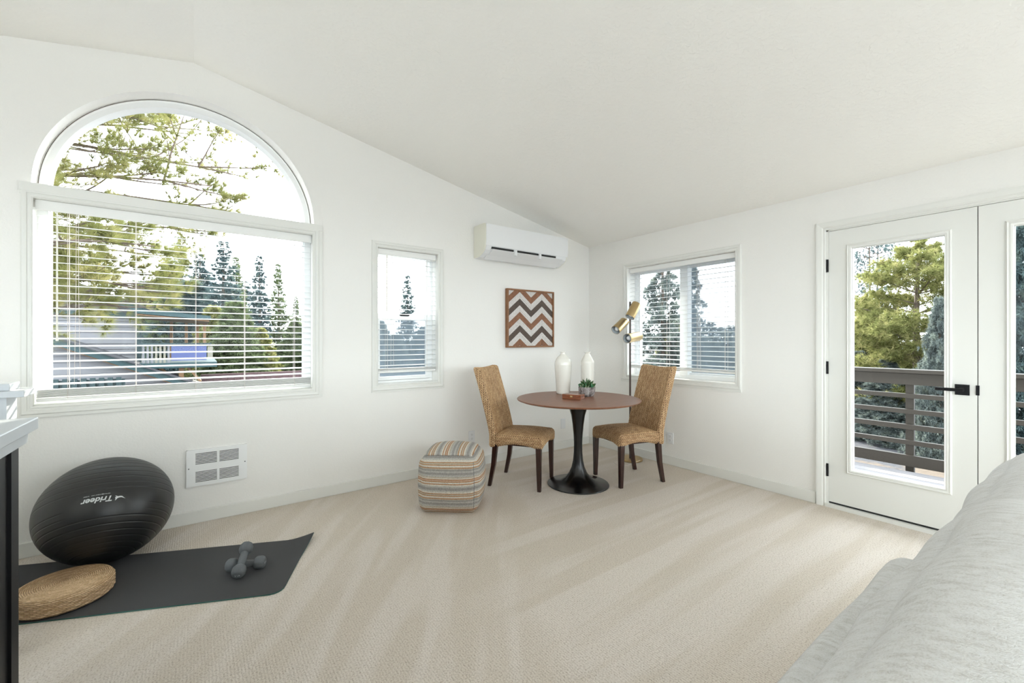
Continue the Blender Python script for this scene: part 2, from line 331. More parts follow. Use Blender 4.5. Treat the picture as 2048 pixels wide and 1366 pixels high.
# ------------------------------------------------------------------ room shell
YA, XB = 3.652, 3.832; YAo, XBo = 3.86, 4.04; XL, YK = -3.90, -3.30
RIDX, RIDZ, SLOPE = -.015, 3.144, .2017
ceilz = lambda x: RIDZ-SLOPE*abs(x-RIDX)
tag(MB().box((XL-.2, YK-.2, -.15), (XBo, YAo, 0)).build('floor', M['carpet']), kind='structure')
m = MB()
for xa, xb in ((XL-.25, RIDX), (RIDX, XBo+.6)):
    z0, z1 = ceilz(xa), ceilz(xb)
    m.add([(xa, YK-.4, z0), (xb, YK-.4, z1), (xb, YAo+.5, z1), (xa, YAo+.5, z0), (xa, YK-.4, z0+.2), (xb, YK-.4, z1+.2), (xb, YAo+.5, z1+.2), (xa, YAo+.5, z0+.2)],
          [(0, 3, 2, 1), (4, 5, 6, 7), (0, 1, 5, 4), (1, 2, 6, 5), (2, 3, 7, 6), (3, 0, 4, 7)])
tag(m.build('ceiling', M['ceil'], recalc=False), kind='structure')
# wall with windows (plane y = YA)
W1 = (-.764, .868, .732, 2.120)      # lower big opening (top lies under the casing)
ACX, ARX, ARZ, SPR = -.014, .759, .748, 2.158
W3 = (1.250, .866, 1.816, 2.048)
def colbox(m, x0, x1, b0, b1, t0, t1, sides=(0, 0)):
    vs = [(x0, YA, b0), (x1, YA, b1), (x1, YA, t1), (x0, YA, t0), (x0, YAo, b0), (x1, YAo, b1), (x1, YAo, t1), (x0, YAo, t0)]
    fs = [(0, 1, 2, 3), (7, 6, 5, 4), (0, 4, 5, 1), (3, 2, 6, 7)]
    if sides[0]: fs.append((0, 3, 7, 4))
    if sides[1]: fs.append((1, 5, 6, 2))
    m.add(vs, fs)
m = MB(); C = lambda x: ceilz(x)+.02
colbox(m, XL-.2, ACX-ARX, 0, 0, C(XL-.2), C(ACX-ARX), (1, 0))
m.add([(ACX-ARX, YA, W1[1]), (ACX-ARX, YA, SPR), (ACX-ARX, YAo, SPR), (ACX-ARX, YAo, W1[1])], [(0, 1, 2, 3)])
colbox(m, ACX-ARX, ACX+ARX, 0, 0, W1[1], W1[1])
NA = 72
for k in range(NA):
    a0, a1 = PI-PI*k/NA, PI-PI*(k+1)/NA; x0, x1 = ACX+ARX*math.cos(a0), ACX+ARX*math.cos(a1)
    colbox(m, x0, x1, SPR+ARZ*math.sin(a0), SPR+ARZ*math.sin(a1), C(x0), C(x1))
m.add([(ACX+ARX, YA, W1[1]), (ACX+ARX, YA, SPR), (ACX+ARX, YAo, SPR), (ACX+ARX, YAo, W1[1])], [(3, 2, 1, 0)])
colbox(m, ACX+ARX, W3[0], 0, 0, C(ACX+ARX), C(W3[0]))
colbox(m, W3[0], W3[2], 0, 0, W3[1], W3[1]); colbox(m, W3[0], W3[2], W3[3], W3[3], C(W3[0]), C(W3[2]))
for x in (W3[0], W3[2]): m.add([(x, YA, W3[1]), (x, YA, W3[3]), (x, YAo, W3[3]), (x, YAo, W3[1])], [(0, 1, 2, 3)])
colbox(m, W3[2], XBo, 0, 0, C(W3[2]), C(XBo), (0, 1))
tag(m.build('wall_left', M['wall'], recalc=False), kind='structure')
# wall with door (plane x = XB)
W4 = (1.889, .866, 3.062, 2.035); DY0, DY1, DZ = -.352, 1.216, 2.084
m = MB(); zt = 2.45
for a, b, z0, z1 in ((YK-.2, DY0, 0, zt), (DY0, DY1, DZ, zt), (DY1, W4[0], 0, zt), (W4[0], W4[2], 0, W4[1]), (W4[0], W4[2], W4[3], zt), (W4[2], YAo, 0, zt)):
    m.box((XB, a, z0), (XBo, b, z1))
tag(m.build('wall_right', M['wall']), kind='structure')
# unseen walls behind the camera, each given wide added windows to let in more daylight
def holed(name, axis, plane, out, span, holes, top):
    m = MB(); a = span[0]; P = (lambda u0, u1, z0, z1: m.box((u0, min(plane, out), z0), (u1, max(plane, out), z1))) if axis == 'y' else (lambda u0, u1, z0, z1: m.box((min(plane, out), u0, z0), (max(plane, out), u1, z1)))
    for (h0, zb, h1, zt_) in holes:
        P(a, h0, 0, top); P(h0, h1, 0, zb); P(h0, h1, zt_, top); a = h1
    P(a, span[1], 0, top); return tag(m.build(name, M['wall']), kind='structure')
KH = [(-3.6, .08, -1.4, 2.35), (-1.2, .08, 1.2, 2.55), (1.4, .08, 3.6, 2.30)]
holed('wall_back', 'y', YK, YK-.2, (XL-.2, XBo), KH, 3.3)
LH = [(-3.0, .3, -.9, 2.2), (-.7, .3, 1.3, 2.2)]
holed('wall_side', 'x', XL, XL-.2, (YK-.2, YAo), LH, 2.6)

# ------------------------------------------------------------------ trims
CAS = [(0, 0), (0, .012), (.006, .016), (.010, .016), (.012, .012), (.022, .012), (.024, .018), (.042, .020), (.048, .016), (.050, 0)]
def casing(name, rect, axis, plane, sc=1.0, extra=None):
    pr = [(o*sc, q) for o, q in CAS]; m = MB().sweep_rect(rect, pr, axis, plane, -1)
    return tag(m.build(name, M['trim']), kind='structure')
# big window casing: wider top and bottom boards
m = MB(); m.sweep_rect((-.764, .868, .732, 2.078), [(o, q) for o, q in CAS], 'y', YA, -1)
m.box((-.816, YA-.021, 2.112), (.802, YA, 2.160)); m.box((-.816, YA-.014, 2.095), (.802, YA, 2.13)); m.box((-.816, YA-.015, .802), (.803, YA, .835))
m.box((.778, YA-.0147, .8035), (.8035, YA, 2.1125)); m.box((-.80, YA-.004, 2.076), (.78, YAo-.06, 2.155))
tag(m.build('trim_1', M['trim']), kind='structure')
m = MB().sweep_rect(W3, [(o*1.05, q) for o, q in CAS], 'y', YA, -1); m.box((1.196, YA-.014, .803), (1.880, YA, .83)); tag(m.build('trim_2', M['trim']), kind='structure')
m = MB().sweep_rect(W4, [(o*1.08, q) for o, q in CAS], 'x', XB, -1); m.box((XB-.014, 1.835, .792), (XB, 3.15, .83)); tag(m.build('trim_3', M['trim']), kind='structure')
# door casing
m = MB(); pr = [(0, 0), (0, .010), (.008, .014), (.016, .012), (.024, .018), (.050, .022), (.060, .022), (.064, 0)]
vs = []; n = len(pr)
for (ca, cb, da, db) in ((DY0+.004, 0, -1, 0), (DY0+.004, DZ-.008, -1, 1), (DY1-.004, DZ-.008, 1, 1), (DY1-.004, 0, 1, 0)):
    for o, q in pr: vs.append((XB-q, ca+da*o, cb+db*o))
fs = [(k*n+i, k*n+i+1, (k+1)*n+i+1, (k+1)*n+i) for k in range(3) for i in range(n-1)]; m.add(vs, fs)
for a, b in ((DY0, DY0+.018), (DY1-.018, DY1)): m.box((XB-.002, a, 0), (XBo, b, DZ))
m.box((XB-.002, DY0, DZ-.016), (XBo, DY1, DZ)); m.box((XB-.02, DY0, 0), (XBo+.03, DY1, .026))
tag(m.build('trim_4', M['trim']), kind='structure')
# baseboards
def bb(name, pts_box):
    m = MB()
    for a, b in pts_box: m.box(a, b)
    return tag(m.build(name, M['trim'], bevel=.004), kind='structure')
bb('baseboard_left', [((XL, YA-.014, 0), (XB, YA, .088))])
bb('baseboard_right', [((XB-.014, DY1+.062, 0), (XB, YA-.012, .088)), ((XB-.014, YK, 0), (XB, DY0-.062, .088))])

# ------------------------------------------------------------------ windows
w = struct('window_1'); m = MB(); ring = []
rings = [(.759, .748, 3.765), (.751, .740, 3.760), (.745, .732, 3.770), (.716, .700, 3.772), (.709, .690, 3.800), (.705, .686, 3.83)]
NR = 64; vs = [(ACX+a*math.cos(PI*k/NR), y, SPR+b*math.sin(PI*k/NR)) for a, b, y in rings for k in range(NR+1)]; n1 = NR+1
m.add(vs, [(i*n1+k, i*n1+k+1, (i+1)*n1+k+1, (i+1)*n1+k) for i in range(len(rings)-1) for k in range(NR)])
m.box((-.76, 3.76, SPR-.02), (.74, 3.83, SPR+.012)); m.build('frame', M['vinyl'], w, smooth='auto')
m = MB(); m.add([(ACX+.707*math.cos(PI*k/NR), 3.815, SPR+.688*math.sin(PI*k/NR)) for k in range(NR+1)], [tuple(range(NR+1))]); m.build('pane', M['glass'], w)
m = MB().tube([(ACX+.7535*math.cos(PI*k/NR), 3.7585, SPR+.7425*math.sin(PI*k/NR)) for k in range(NR+1)], .0016, 5); m.build('gasket', plain('gasket_brown', (.10, .07, .05, 1), .8), w)
def frame_y(m, x0, z0, x1, z1, t, ya, yb):
    for a, b in (((x0, ya, z0), (x1, yb, z0+t)), ((x0, ya, z1-t), (x1, yb, z1)), ((x0, ya, z0+t), (x0+t, yb, z1-t)), ((x1-t, ya, z0+t), (x1, yb, z1-t))): m.box(a, b)
def frame_x(m, y0, z0, y1, z1, t, xa, xb):
    for a, b in (((xa, y0, z0), (xb, y1, z0+t)), ((xa, y0, z1-t), (xb, y1, z1)), ((xa, y0, z0+t), (xb, y0+t, z1-t)), ((xa, y1-t, z0+t), (xb, y1, z1-t))): m.box(a, b)
w = struct('window_2'); m = MB(); frame_y(m, -.775, .868, .745, 2.12, .05, 3.77, 3.83); frame_y(m, -.73, .912, .70, 2.08, .012, 3.785, 3.83); m.build('frame', M['vinyl'], w, bevel=.003)
MB().box((-.72, 3.812, .92), (.70, 3.818, 2.08)).build('pane', M['glass'], w)
MB().box((-.773, YA-.002, .868), (.745, 3.78, .872)).build('sill', M['trim'], w)
w = struct('window_3'); m = MB(); frame_y(m, 1.25, .866, 1.816, 2.048, .028, 3.765, 3.84); m.box((1.262, 3.79, 1.455), (1.80, 3.835, 1.492)); m.build('frame', M['vinyl'], w, bevel=.003)
m = MB(); frame_y(m, 1.272, .885, 1.792, 1.470, .038, 3.765, 3.792); m.build('lower_sash', M['vinyl'], w, bevel=.003)
m = MB(); frame_y(m, 1.272, 1.46, 1.792, 2.03, .020, 3.80, 3.825); m.build('upper_sash', M['vinyl'], w, bevel=.003)
MB().box((1.29, 3.776, .91), (1.78, 3.780, 1.45)).build('pane', M['glass'], w); MB().box((1.28, 3.811, 1.47), (1.785, 3.815, 2.02)).build('pane', M['glass'], w)
MB().box((1.29, 3.838, .89), (1.785, 3.8385, 1.46)).build('insect_screen', M['mesh'], w)
m = MB().box((1.50, 3.752, 1.471), (1.58, 3.785, 1.483)); m.box((1.515, 3.75, 1.483), (1.56, 3.775, 1.492)); m.build('sash_lock', M['black'], w, bevel=.002)
w = struct('window_4'); m = MB(); frame_x(m, 1.889, .866, 3.062, 2.035, .04, 3.95, 4.03); m.box((3.945, 2.42, .89), (4.022, 2.505, 2.01)); m.build('frame', M['vinyl'], w, bevel=.003)
m = MB(); frame_x(m, 2.428, .895, 3.03, 2.005, .035, 3.955, 3.985); m.build('left_sash', M['vinyl'], w, bevel=.003); m = MB(); frame_x(m, 1.92, .895, 2.50, 2.005, .03, 3.99, 4.02); m.build('right_sash', M['vinyl'], w, bevel=.003)
MB().box((3.968, 2.44, .92), (3.972, 3.01, 1.99)).build('pane', M['glass'], w); MB().box((4.003, 1.94, .92), (4.007, 2.48, 1.99)).build('pane', M['glass'], w)
MB().box((4.026, 1.93, .90), (4.0265, 2.46, 2.0)).build('insect_screen', M['mesh'], w)
wn_ = 5  # unseen rear and side windows, added to brighten the room
for (h0, zb, h1, zt_) in KH:
    w = struct('window_%d' % wn_); wn_ += 1; m = MB(); frame_y(m, h0, zb, h1, zt_, .05, YK-.14, YK-.06); m.box(((h0+h1)/2-.025, YK-.13, zb+.05), ((h0+h1)/2+.025, YK-.07, zt_-.05)); m.build('frame', M['vinyl'], w)
    MB().box((h0+.04, YK-.102, zb+.04), (h1-.04, YK-.098, zt_-.04)).build('pane', M['glass'], w)
for (h0, zb, h1, zt_) in LH:
    w = struct('window_%d' % wn_); wn_ += 1; m = MB(); frame_x(m, h0, zb, h1, zt_, .05, XL-.14, XL-.06); m.build('frame', M['vinyl'], w)
    MB().box((XL-.102, h0+.04, zb+.04), (XL-.098, h1-.04, zt_-.04)).build('pane', M['glass'], w)
def portal(loc, rot, sx, sy):
    l = bpy.data.lights.new('daylight_portal', 'AREA'); l.shape = 'RECTANGLE'; l.size = sx; l.size_y = sy; l.energy = 1; l.cycles.is_portal = True
    o = bpy.data.objects.new('daylight_portal', l); COL.objects.link(o); o.location = loc; o.rotation_euler = rot
portal((-.014, YAo+.02, 1.88), (-PI/2, 0, 0), 1.6, 2.1); portal((1.53, YAo+.02, 1.46), (-PI/2, 0, 0), .6, 1.2)
portal((XBo+.02, 2.47, 1.45), (PI/2, 0, PI/2), 1.2, 1.2); portal((XBo+.02, .43, 1.05), (PI/2, 0, PI/2), 1.6, 2.1)
for (h0, zb, h1, zt_) in KH: portal(((h0+h1)/2, YK-.22, (zb+zt_)/2), (PI/2, 0, 0), h1-h0, zt_-zb)
for (h0, zb, h1, zt_) in LH: portal((XL-.22, (h0+h1)/2, (zb+zt_)/2), (PI/2, 0, -PI/2), h1-h0, zt_-zb)

# ------------------------------------------------------------------ blinds
def slat_mesh(L, axis, w=.048, tilt=0):
    m = MB(); P = [(-.5, 0), (-.25, .0015), (0, .002), (.25, .0015), (.5, 0), (.5, -.0024), (0, -.0004), (-.5, -.0024)]
    pts = []
    for p in P:
        a, b = p[0]*w, p[1]; pts.append((a*math.cos(tilt)-b*math.sin(tilt), a*math.sin(tilt)+b*math.cos(tilt)))
    m.extr(pts, axis, -L/2, L/2); return m
def blind(label, axis, u0, u1, d, ztop, zbot, nst, pitch, hr, ladders, wand=None, z_first=None, tilt=0, lcord=None, tiltbot=0):
    """axis: the direction the slats run ('x' on the left wall, 'y' on the right wall)"""
    L = u1-u0; uc = (u0+u1)/2; loc = (uc, d, 0) if axis == 'x' else (d, uc, 0); r = thing('window_blind', label, 'blind', loc)
    E = (lambda a0, a1, b0, b1, z0, z1: ((a0, b0, z0), (a1, b1, z1))) if axis == 'x' else (lambda a0, a1, b0, b1, z0, z1: ((-b1 if False else b0, a0, z0), (b1, a1, z1)))
    MB().box(*E(-L/2, L/2, -.030, -.018, ztop-hr, ztop)).build('valance', M['blindbody'], r, bevel=.003)
    MB().box(*E(-L/2+.003, L/2-.003, -.017, .026, ztop-.04, ztop-.002)).build('headrail', M['blindbody'], r)
    sm = slat_mesh(L-.006, axis, tilt=tilt).build('slat', M['blind'], r); z = z_first if z_first else ztop-hr-.02; sm.location = (0, 0, z); zs = zbot+.022+nst*.0062
    z -= pitch
    while z > zs+.012: inst(sm, 'slat', r, (0, 0, z)); z -= pitch
    sk = slat_mesh(L-.006, axis).build('slat', M['blindbody'], r); sk.location = (0, 0, zbot+.026)
    for k in range(1, nst): inst(sk, 'slat', r, (0, 0, zbot+.026+k*.0062))
    MB().box(*E(-L/2+.003, L/2-.003, -.025, .025, zbot, zbot+.018)).build('bottom_rail', M['blindbody'], r, bevel=.004)
    for u in ladders:
        m = MB()
        for dd in (-.0255, .0255):
            p = (lambda zz: (u-uc, dd, zz)) if axis == 'x' else (lambda zz: (dd, u-uc, zz))
            m.tube([p(zbot+.01), p(ztop-.05)], .0011, 4)
        m.tube([((u-uc+.004, -.012, zbot+.01) if axis == 'x' else (-.012, u-uc+.004, zbot+.01)), ((u-uc+.004, -.012, ztop-.05) if axis == 'x' else (-.012, u-uc+.004, ztop-.05))], .0008, 4)
        m.build('ladder_cord', M['cord'], r)
    if wand:
        u, zb = wand; p = (lambda zz: (u-uc, -.036, zz)) if axis == 'x' else (lambda zz: (-.036, u-uc, zz)); m = MB().tube([p(zb), p(zb+.01), p(zb+.012), p(ztop-hr-.005)], [.0065, .0065, .0045, .004], 6); m.build('tilt_wand', M['cream_plastic'], r)
    if lcord:
        u, zb = lcord; m = MB()
        for e in (-.006, .006):
            p = (lambda zz, k: (u-uc+e*k, -.034, zz)) if axis == 'x' else (lambda zz, k: (-.034, u-uc+e*k, zz)); m.tube([p(zb, 2.2), p((zb+ztop)/2, 1), p(ztop-hr, .8)], .0011, 4)
        m.build('lift_cord', M['cord'], r)
    return r
blind('wide white slatted blind under the arched window, bunched on its bottom rail', 'x', -.762, .731, 3.702, 2.076, .888, 8, .0455, .060, [-.628, -.319, -.007, .282, .61], (-.671, 1.246), 1.99, .13, (-.585, .98))
blind('narrow white slatted blind in the tall single window beside the wicker chair', 'x', 1.256, 1.811, 3.702, 2.046, .962, 3, .0455, .050, [1.345, 1.72], (1.335, 1.50), 1.982, .07, (1.385, 1.02))
blind('white slatted blind in the slider window behind the brass lamp', 'y', 1.893, 3.058, 3.888, 2.033, .945, 2, .0455, .050, [2.00, 2.27, 2.60, 2.93], None, 1.963, .10, (2.24, .98))

# ------------------------------------------------------------------ doors
def door(name, y0, y1, hinge_left):
    d = struct(name); sx = XB+.004; m = MB(); lx0, lx1 = y0+.10, y1-.10; gz0, gz1 = .262, 1.962
    for a, b in (((sx, y0, .04), (sx+.042, y0+.115, 2.066)), ((sx, y1-.115, .04), (sx+.042, y1, 2.066)), ((sx, y0+.115, .04), (sx+.042, y1-.115, .29)), ((sx, y0+.115, 1.935), (sx+.042, y1-.115, 2.066))): m.box(a, b)
    m.build('door_panel', M['trim'], d)
    pr = [(0, 0), (0, .004), (.004, .010), (.012, .013), (.020, .010), (.026, .013), (.032, .008), (.034, 0)]
    MB().sweep_rect((y0+.142, .308, y1-.142, 1.918), pr, 'x', sx, -1).build('glass_moulding', M['trim'], d, smooth='auto')
    m = MB(); frame_x(m, y0+.108, .27, y1-.108, 1.955, .037, sx+.002, sx+.040); m.build('glass_frame', M['trim'], d)
    MB().box((sx+.018, y0+.14, .30), (sx+.022, y1-.14, 1.92)).build('pane', M['glass'], d)
    return d
d1 = door('door_1', .434, 1.197, True); d2 = door('door_2', -.334, .430, False)
for z in (1.809, 1.044, .276):
    m = MB().tube([(XB-.006, 1.203, z-.047), (XB-.006, 1.203, z+.047)], .0075, 8); m.box((XB-.002, 1.200, z-.045), (XB+.006, 1.209, z+.045)); m.build('hinge', M['black'], d1)
m = MB().box((XB-.004, .466, .910), (XB+.004, .530, .976)); m.build('handle_plate', M['black'], d1, bevel=.002)
m = MB().box((XB-.045, .487, .934), (XB-.004, .509, .956)); m.box((XB-.055, .487, .934), (XB-.043, .612, .954)); m.build('handle', M['black'], d1, bevel=.003)
MB().box((XB-.002, .425, .915), (XB+.01, .440, .975)).build('latch', M['black'], d1)
MB().box((XB+.010, -.34, .024), (XB+.06, 1.20, .0405)).build('gap_shade_strip', M['dark'], d1)  # dark filler standing in for the shade of the gap under the doors
MB().box((XB+.012, .424, .04), (XB+.03, .442, 2.07)).build('astragal', M['dark'], d1)

# ------------------------------------------------------------------ wall fittings
def outlet(label, axis, u, z, w=.070, h=.114, duplex=True):
    loc = (u, YA, z) if axis == 'y' else (XB, u, z); r = thing('wall_outlet', label, 'outlet', loc)
    def bx(u0, u1, d0, d1, z0, z1): return ((u0, -d1, z0), (u1, -d0, z1)) if axis == 'y' else ((-d1, u0, z0), (-d0, u1, z1))
    MB().box(*bx(-w/2, w/2, 0, .006, -h/2, h/2)).build('cover_plate', M['white'], r, bevel=.003)
    if duplex:
        for s in (-.020, .020):
            sk = MB().box(*bx(-.016, .016, .005, .009, s-.014, s+.014)).build('socket', M['white'], r, bevel=.002)
            m = MB()
            for dx in (-.006, .006): m.box(*bx(dx-.001, dx+.001, .0085, .0094, s-.002, s+.007))
            m.box(*bx(-.002, .002, .0085, .0094, s-.010, s-.006)); m.build('slot', M['dark'], sk)
    return r
outlet('white double wall outlet low on the wall behind the striped pouf', 'y', 2.184, .299)
outlet('white blank cover plate low on the wall behind the table pedestal', 'y', 3.409, .286, duplex=False)
outlet('white double wall outlet beside the wicker chair near the glass door', 'x', 2.536, .267)
# wall heater grille
r = thing('wall_heater', 'white louvred heater grille set low in the wall beside the black ball', 'heater', (.118, YA, .378)); W, H = .350, .248
m = MB(); cols = [(-.122, .000), (.012, .128)]; cols = [(-.125, -.004), (.010, .124)]; rws = [(.020, .098), (-.102, -.026)]
xs = [-W/2, cols[0][0], cols[0][1], cols[1][0], cols[1][1], W/2]; zs = [-H/2, rws[1][0], rws[1][1], rws[0][0], rws[0][1], H/2]
for i in range(5):
    for j in range(5):
        if i in (1, 3) and j in (1, 3): continue
        m.box((xs[i], -.018, zs[j]), (xs[i+1], -.010, zs[j+1]))
m.box((-W/2, -.012, -H/2), (-W/2+.006, 0, H/2)); m.box((W/2-.006, -.012, -H/2), (W/2, 0, H/2)); m.box((-W/2, -.012, -H/2), (W/2, 0, -H/2+.006)); m.box((-W/2, -.012, H/2-.006), (W/2, 0, H/2))
m.build('cover_plate', M['vinyl'], r); MB().box((-W/2+.01, -.005, -H/2+.01), (W/2-.01, -.001, H/2-.01)).build('backing', M['dark'], r)
for (a, b) in cols:
    for (c, e) in rws:
        for k in range(8):
            z = c+(e-c)*(k+.0)/8; m = MB().box((a, -.018, z), (b, -.014, z+(e-c)/8*.50)); m.build('slat', M['vinyl'], r)
for x, z in ((-W/2+.013, 0), (W/2-.013, 0)): MB().lathe([(0, 0), (.004, 0), (.003, .002), (0, .003)], n=10, M4=Matrix.Translation((x, -.018, z)) @ Matrix.Rotation(PI/2, 4, 'X')).build('screw', M['dumb'], r)
# air conditioner
r = thing('air_conditioner', 'white split air conditioner mounted high on the wall near the corner', 'air conditioner', (2.74, YA, 2.0)); L = 1.065
prof = [(0, .055), (0, .37), (-.165, .37), (-.205, .365), (-.218, .35), (-.224, .30), (-.222, .20), (-.215, .15), (-.200, .115), (-.16, .085), (-.09, .058)]
m = MB().extr(prof, 'x', -L/2+.012, L/2-.012); m.build('body', M['white'], r, bevel=.004)
for s in (-1, 1):
    q = [(p[0]*1.0, p[1]) for p in prof]; m = MB().extr(q, 'x', s*(L/2-.012), s*L/2); m.build('end_cap', M['cream_plastic'], r, bevel=.005)
fp = [(-.2265, .358), (-.2305, .30), (-.2285, .20), (-.222, .152), (-.218, .152), (-.224, .20), (-.226, .30), (-.2225, .358)]
MB().extr(fp, 'x', -L/2+.004, L/2-.004).build('front_panel', M['white'], r, smooth='auto')
Mx = Matrix.Rotation(math.radians(-38), 4, 'X'); vent = MB()
segs = [(-.46, -.20), (-.155, .12), (.155, .36)]
for a, b in segs: MB().box((a, -.2195, .127), (b, -.150, .145)).build('air_slot', M['dark'], r)
m = MB(); m.add([(-.47, -.205, .128), (.47, -.205, .128), (.47, -.085, .050), (-.47, -.085, .050), (-.47, -.21, .120), (.47, -.21, .120), (.47, -.09, .044), (-.47, -.09, .044)], [(0, 1, 2, 3), (4, 7, 6, 5), (0, 4, 5, 1), (2, 6, 7, 3), (1, 5, 6, 2), (3, 7, 4, 0)]); m.build('louvre', M['white'], r, bevel=.003)
m = MB(); m.add([(-.455, -.226, .124), (.455, -.226, .124), (.455, -.150, .082), (-.455, -.150, .082), (-.455, -.228, .119), (.455, -.228, .119), (.455, -.152, .077), (-.455, -.152, .077)], [(0, 1, 2, 3), (4, 7, 6, 5), (0, 4, 5, 1), (2, 6, 7, 3), (1, 5, 6, 2), (3, 7, 4, 0)]); m.build('louvre', M['white'], r, bevel=.002)
for x in (-.178, .137): MB().box((x-.013, -.232, .088), (x+.013, -.20, .142)).build('louvre_bracket', M['white'], r, bevel=.003)
# chevron wall art
r = thing('chevron_wall_art', 'square wooden wall art with brown and white zigzag planks', 'wall art', (2.912, YA, 1.479)); hw, hh = .322, .308
wf = wood('art_frame_wood', (.17, .075, .032, 1), (.30, .14, .06, 1), (3, 8, 3), .6); fr = .017
for a, b in (((-hw, -.045, -hh), (-hw+fr, -.002, hh)), ((hw-fr, -.045, -hh), (hw, -.002, hh)), ((-hw+fr, -.045, -hh), (hw-fr, -.002, -hh+fr)), ((-hw+fr, -.045, hh-fr), (hw-fr, -.002, hh))):
    MB().box(a, b).build('frame_rail', wf, r, bevel=.002)
MB().box((-hw+fr, -.012, -hh+fr), (hw-fr, -.004, hh-fr)).build('backing', wf, r)
AW = wood('art_white', (.50, .46, .43, 1), (.72, .70, .68, 1), (12, 12, 12), .7, 0, .3); AB = wood('art_brown', (.15, .062, .030, 1), (.29, .13, .065, 1), (5, 5, 5), .65); AD = wood('art_dark', (.050, .034, .026, 1), (.105, .070, .052, 1), (5, 5, 5), .65)
ix, iz = hw-fr, hh-fr; cw = ix*2/4; AMP = .122; TH = .0705
def clipz(poly, zc, keep_below):
    out = []
    for i in range(len(poly)):
        a, b = poly[i], poly[(i+1) % len(poly)]; ia = (a[1] <= zc) == keep_below or abs(a[1]-zc) < 1e-9; ib = (b[1] <= zc) == keep_below or abs(b[1]-zc) < 1e-9
        if ia: out.append(a)
        if ia != ib: t = (zc-a[1])/(b[1]-a[1]); out.append((a[0]+(b[0]-a[0])*t, zc))
    return out
pat = [AW, AB, AW, AD, AW, AB, AW, AD, AW, AB]
for k in range(-3, 11):
    matk = pat[k % 8] if k >= 0 else (pat[(k+8) % 8]); zt0 = iz+.008-k*TH
    for c in range(4):
        xa, xb = -ix+c*cw, -ix+(c+1)*cw; up = c % 2 == 0; za, zb2 = (zt0, zt0+AMP) if up else (zt0+AMP, zt0)
        nsub = 3 if matk is AW else 1
        for q in range(nsub):
            o1 = TH*q/nsub+.0008; o2 = TH*(q+1)/nsub-.0008
            P = [(xa+.0006, za-o1), (xb-.0006, zb2-o1), (xb-.0006, zb2-o2), (xa+.0006, za-o2)]; P = clipz(P, iz, True)
            P = clipz(P, -iz, False) if len(P) > 2 else P
            if len(P) < 3: continue
            ar = abs(sum(P[i][0]*P[(i+1) % len(P)][1]-P[(i+1) % len(P)][0]*P[i][1] for i in range(len(P))))/2
            if ar < 2e-5: continue
            MB().extr(P, 'y', -.012, -.030-random.random()*.003).build('plank', matk, r)

# ------------------------------------------------------------------ fireplace and half wall at the left edge
r = thing('fireplace', 'fireplace with pale mantel shelf and black metal front at the left edge', 'fireplace', (-.45, 1.2, 0))
MB().box((-.42, -1.5, .965), (.034, .842, 1.003)).build('mantel_shelf', M['mantel'], r, bevel=.003)
MB().box((-.42, -1.48, .925), (.014, .830, .965)).build('mantel_fascia', M['mantel'], r, bevel=.002)
MB().box((-.42, -1.45, 0), (-.008, .80, .925)).build('firebox', M['black'], r)
for y0, y1 in ((.735, .80), (.62, .66), (.50, .52), (-.2, 0)):
    MB().box((-.008, y0, .02), (.0, y1, .925)).build('frame_bar', M['black'], r)
m = MB().box((-2.2, 2.5, 0), (-.594, 2.62, 1.031)); m.build('half_wall', M['mantel']); hwl = bpy.data.objects['half_wall']; hwl.name = 'wall_half'; tag(hwl, kind='structure')
m = MB().box((-2.2, 2.47, 1.031), (-.541, 2.65, 1.056)); m.box((-2.2, 2.5, 1.056), (-.586, 2.62, 1.083)); tag(m.build('trim_5', M['mantel'], bevel=.002), kind='structure')

# ------------------------------------------------------------------ exercise things
tx, ty = Vector((.577, 2.930, 0)), Vector((.332, 2.339, 0)); ax = Vector((-.9160, .4012, 0)); wd_ = (ty-tx); wd_ = wd_-ax*wd_.dot(ax); MW = .600; wd_.normalize()
r = thing('exercise_mat', 'dark grey exercise mat on the carpet with one curled corner', 'mat', (.577, 2.93, 0))
NU, NV = 60, 24; Lm = 1.60; V = []; F = []
for layer, dz in ((0, .0065), (1, .0035)):
    for i in range(NU+1):
        for j in range(NV+1):
            a, b = Lm*i/NU, MW*j/NV
            rr = .06; ia, jb = a, b
            if a < rr and b > MW-rr:
                dx, dy = rr-a, b-(MW-rr); dl = math.hypot(dx, dy)
                if dl > rr: ia = rr-dx*rr/dl; jb = MW-rr+dy*rr/dl
            z = dz; cr = max(0, 1-(a*1.0+b*.55)/.13); z += .03*cr**1.5
            p = ax*(ia-.018*cr)+wd_*(jb-.012*cr); V.append((p.x, p.y, z))
N1 = NV+1; off = (NU+1)*N1
F = [(i*N1+j, (i+1)*N1+j, (i+1)*N1+j+1, i*N1+j+1) for i in range(NU) for j in range(NV)]
MB().add(V[:off], F).build('top_layer', M['mat'], r, smooth=True)
V2 = V[off:]; V3 = [(p[0], p[1], p[2]+.0028) for p in V2]; V4 = [(p[0], p[1], max(.0008, p[2]-.0028)) for p in V2]
F2 = [tuple(i for i in f) for f in F]+[tuple(i+off for i in reversed(f)) for f in F]
edge = [(i, 0) for i in range(NU+1)]+[(NU, j) for j in range(1, NV+1)]+[(i, NV) for i in range(NU-1, -1, -1)]+[(0, j) for j in range(NV-1, 0, -1)]
for k in range(len(edge)):
    a = edge[k][0]*N1+edge[k][1]; b = edge[(k+1) % len(edge)][0]*N1+edge[(k+1) % len(edge)][1]; F2.append((a, b, b+off, a+off))
MB().add(V3+V4, F2).build('bottom_layer', M['matedge'], r)

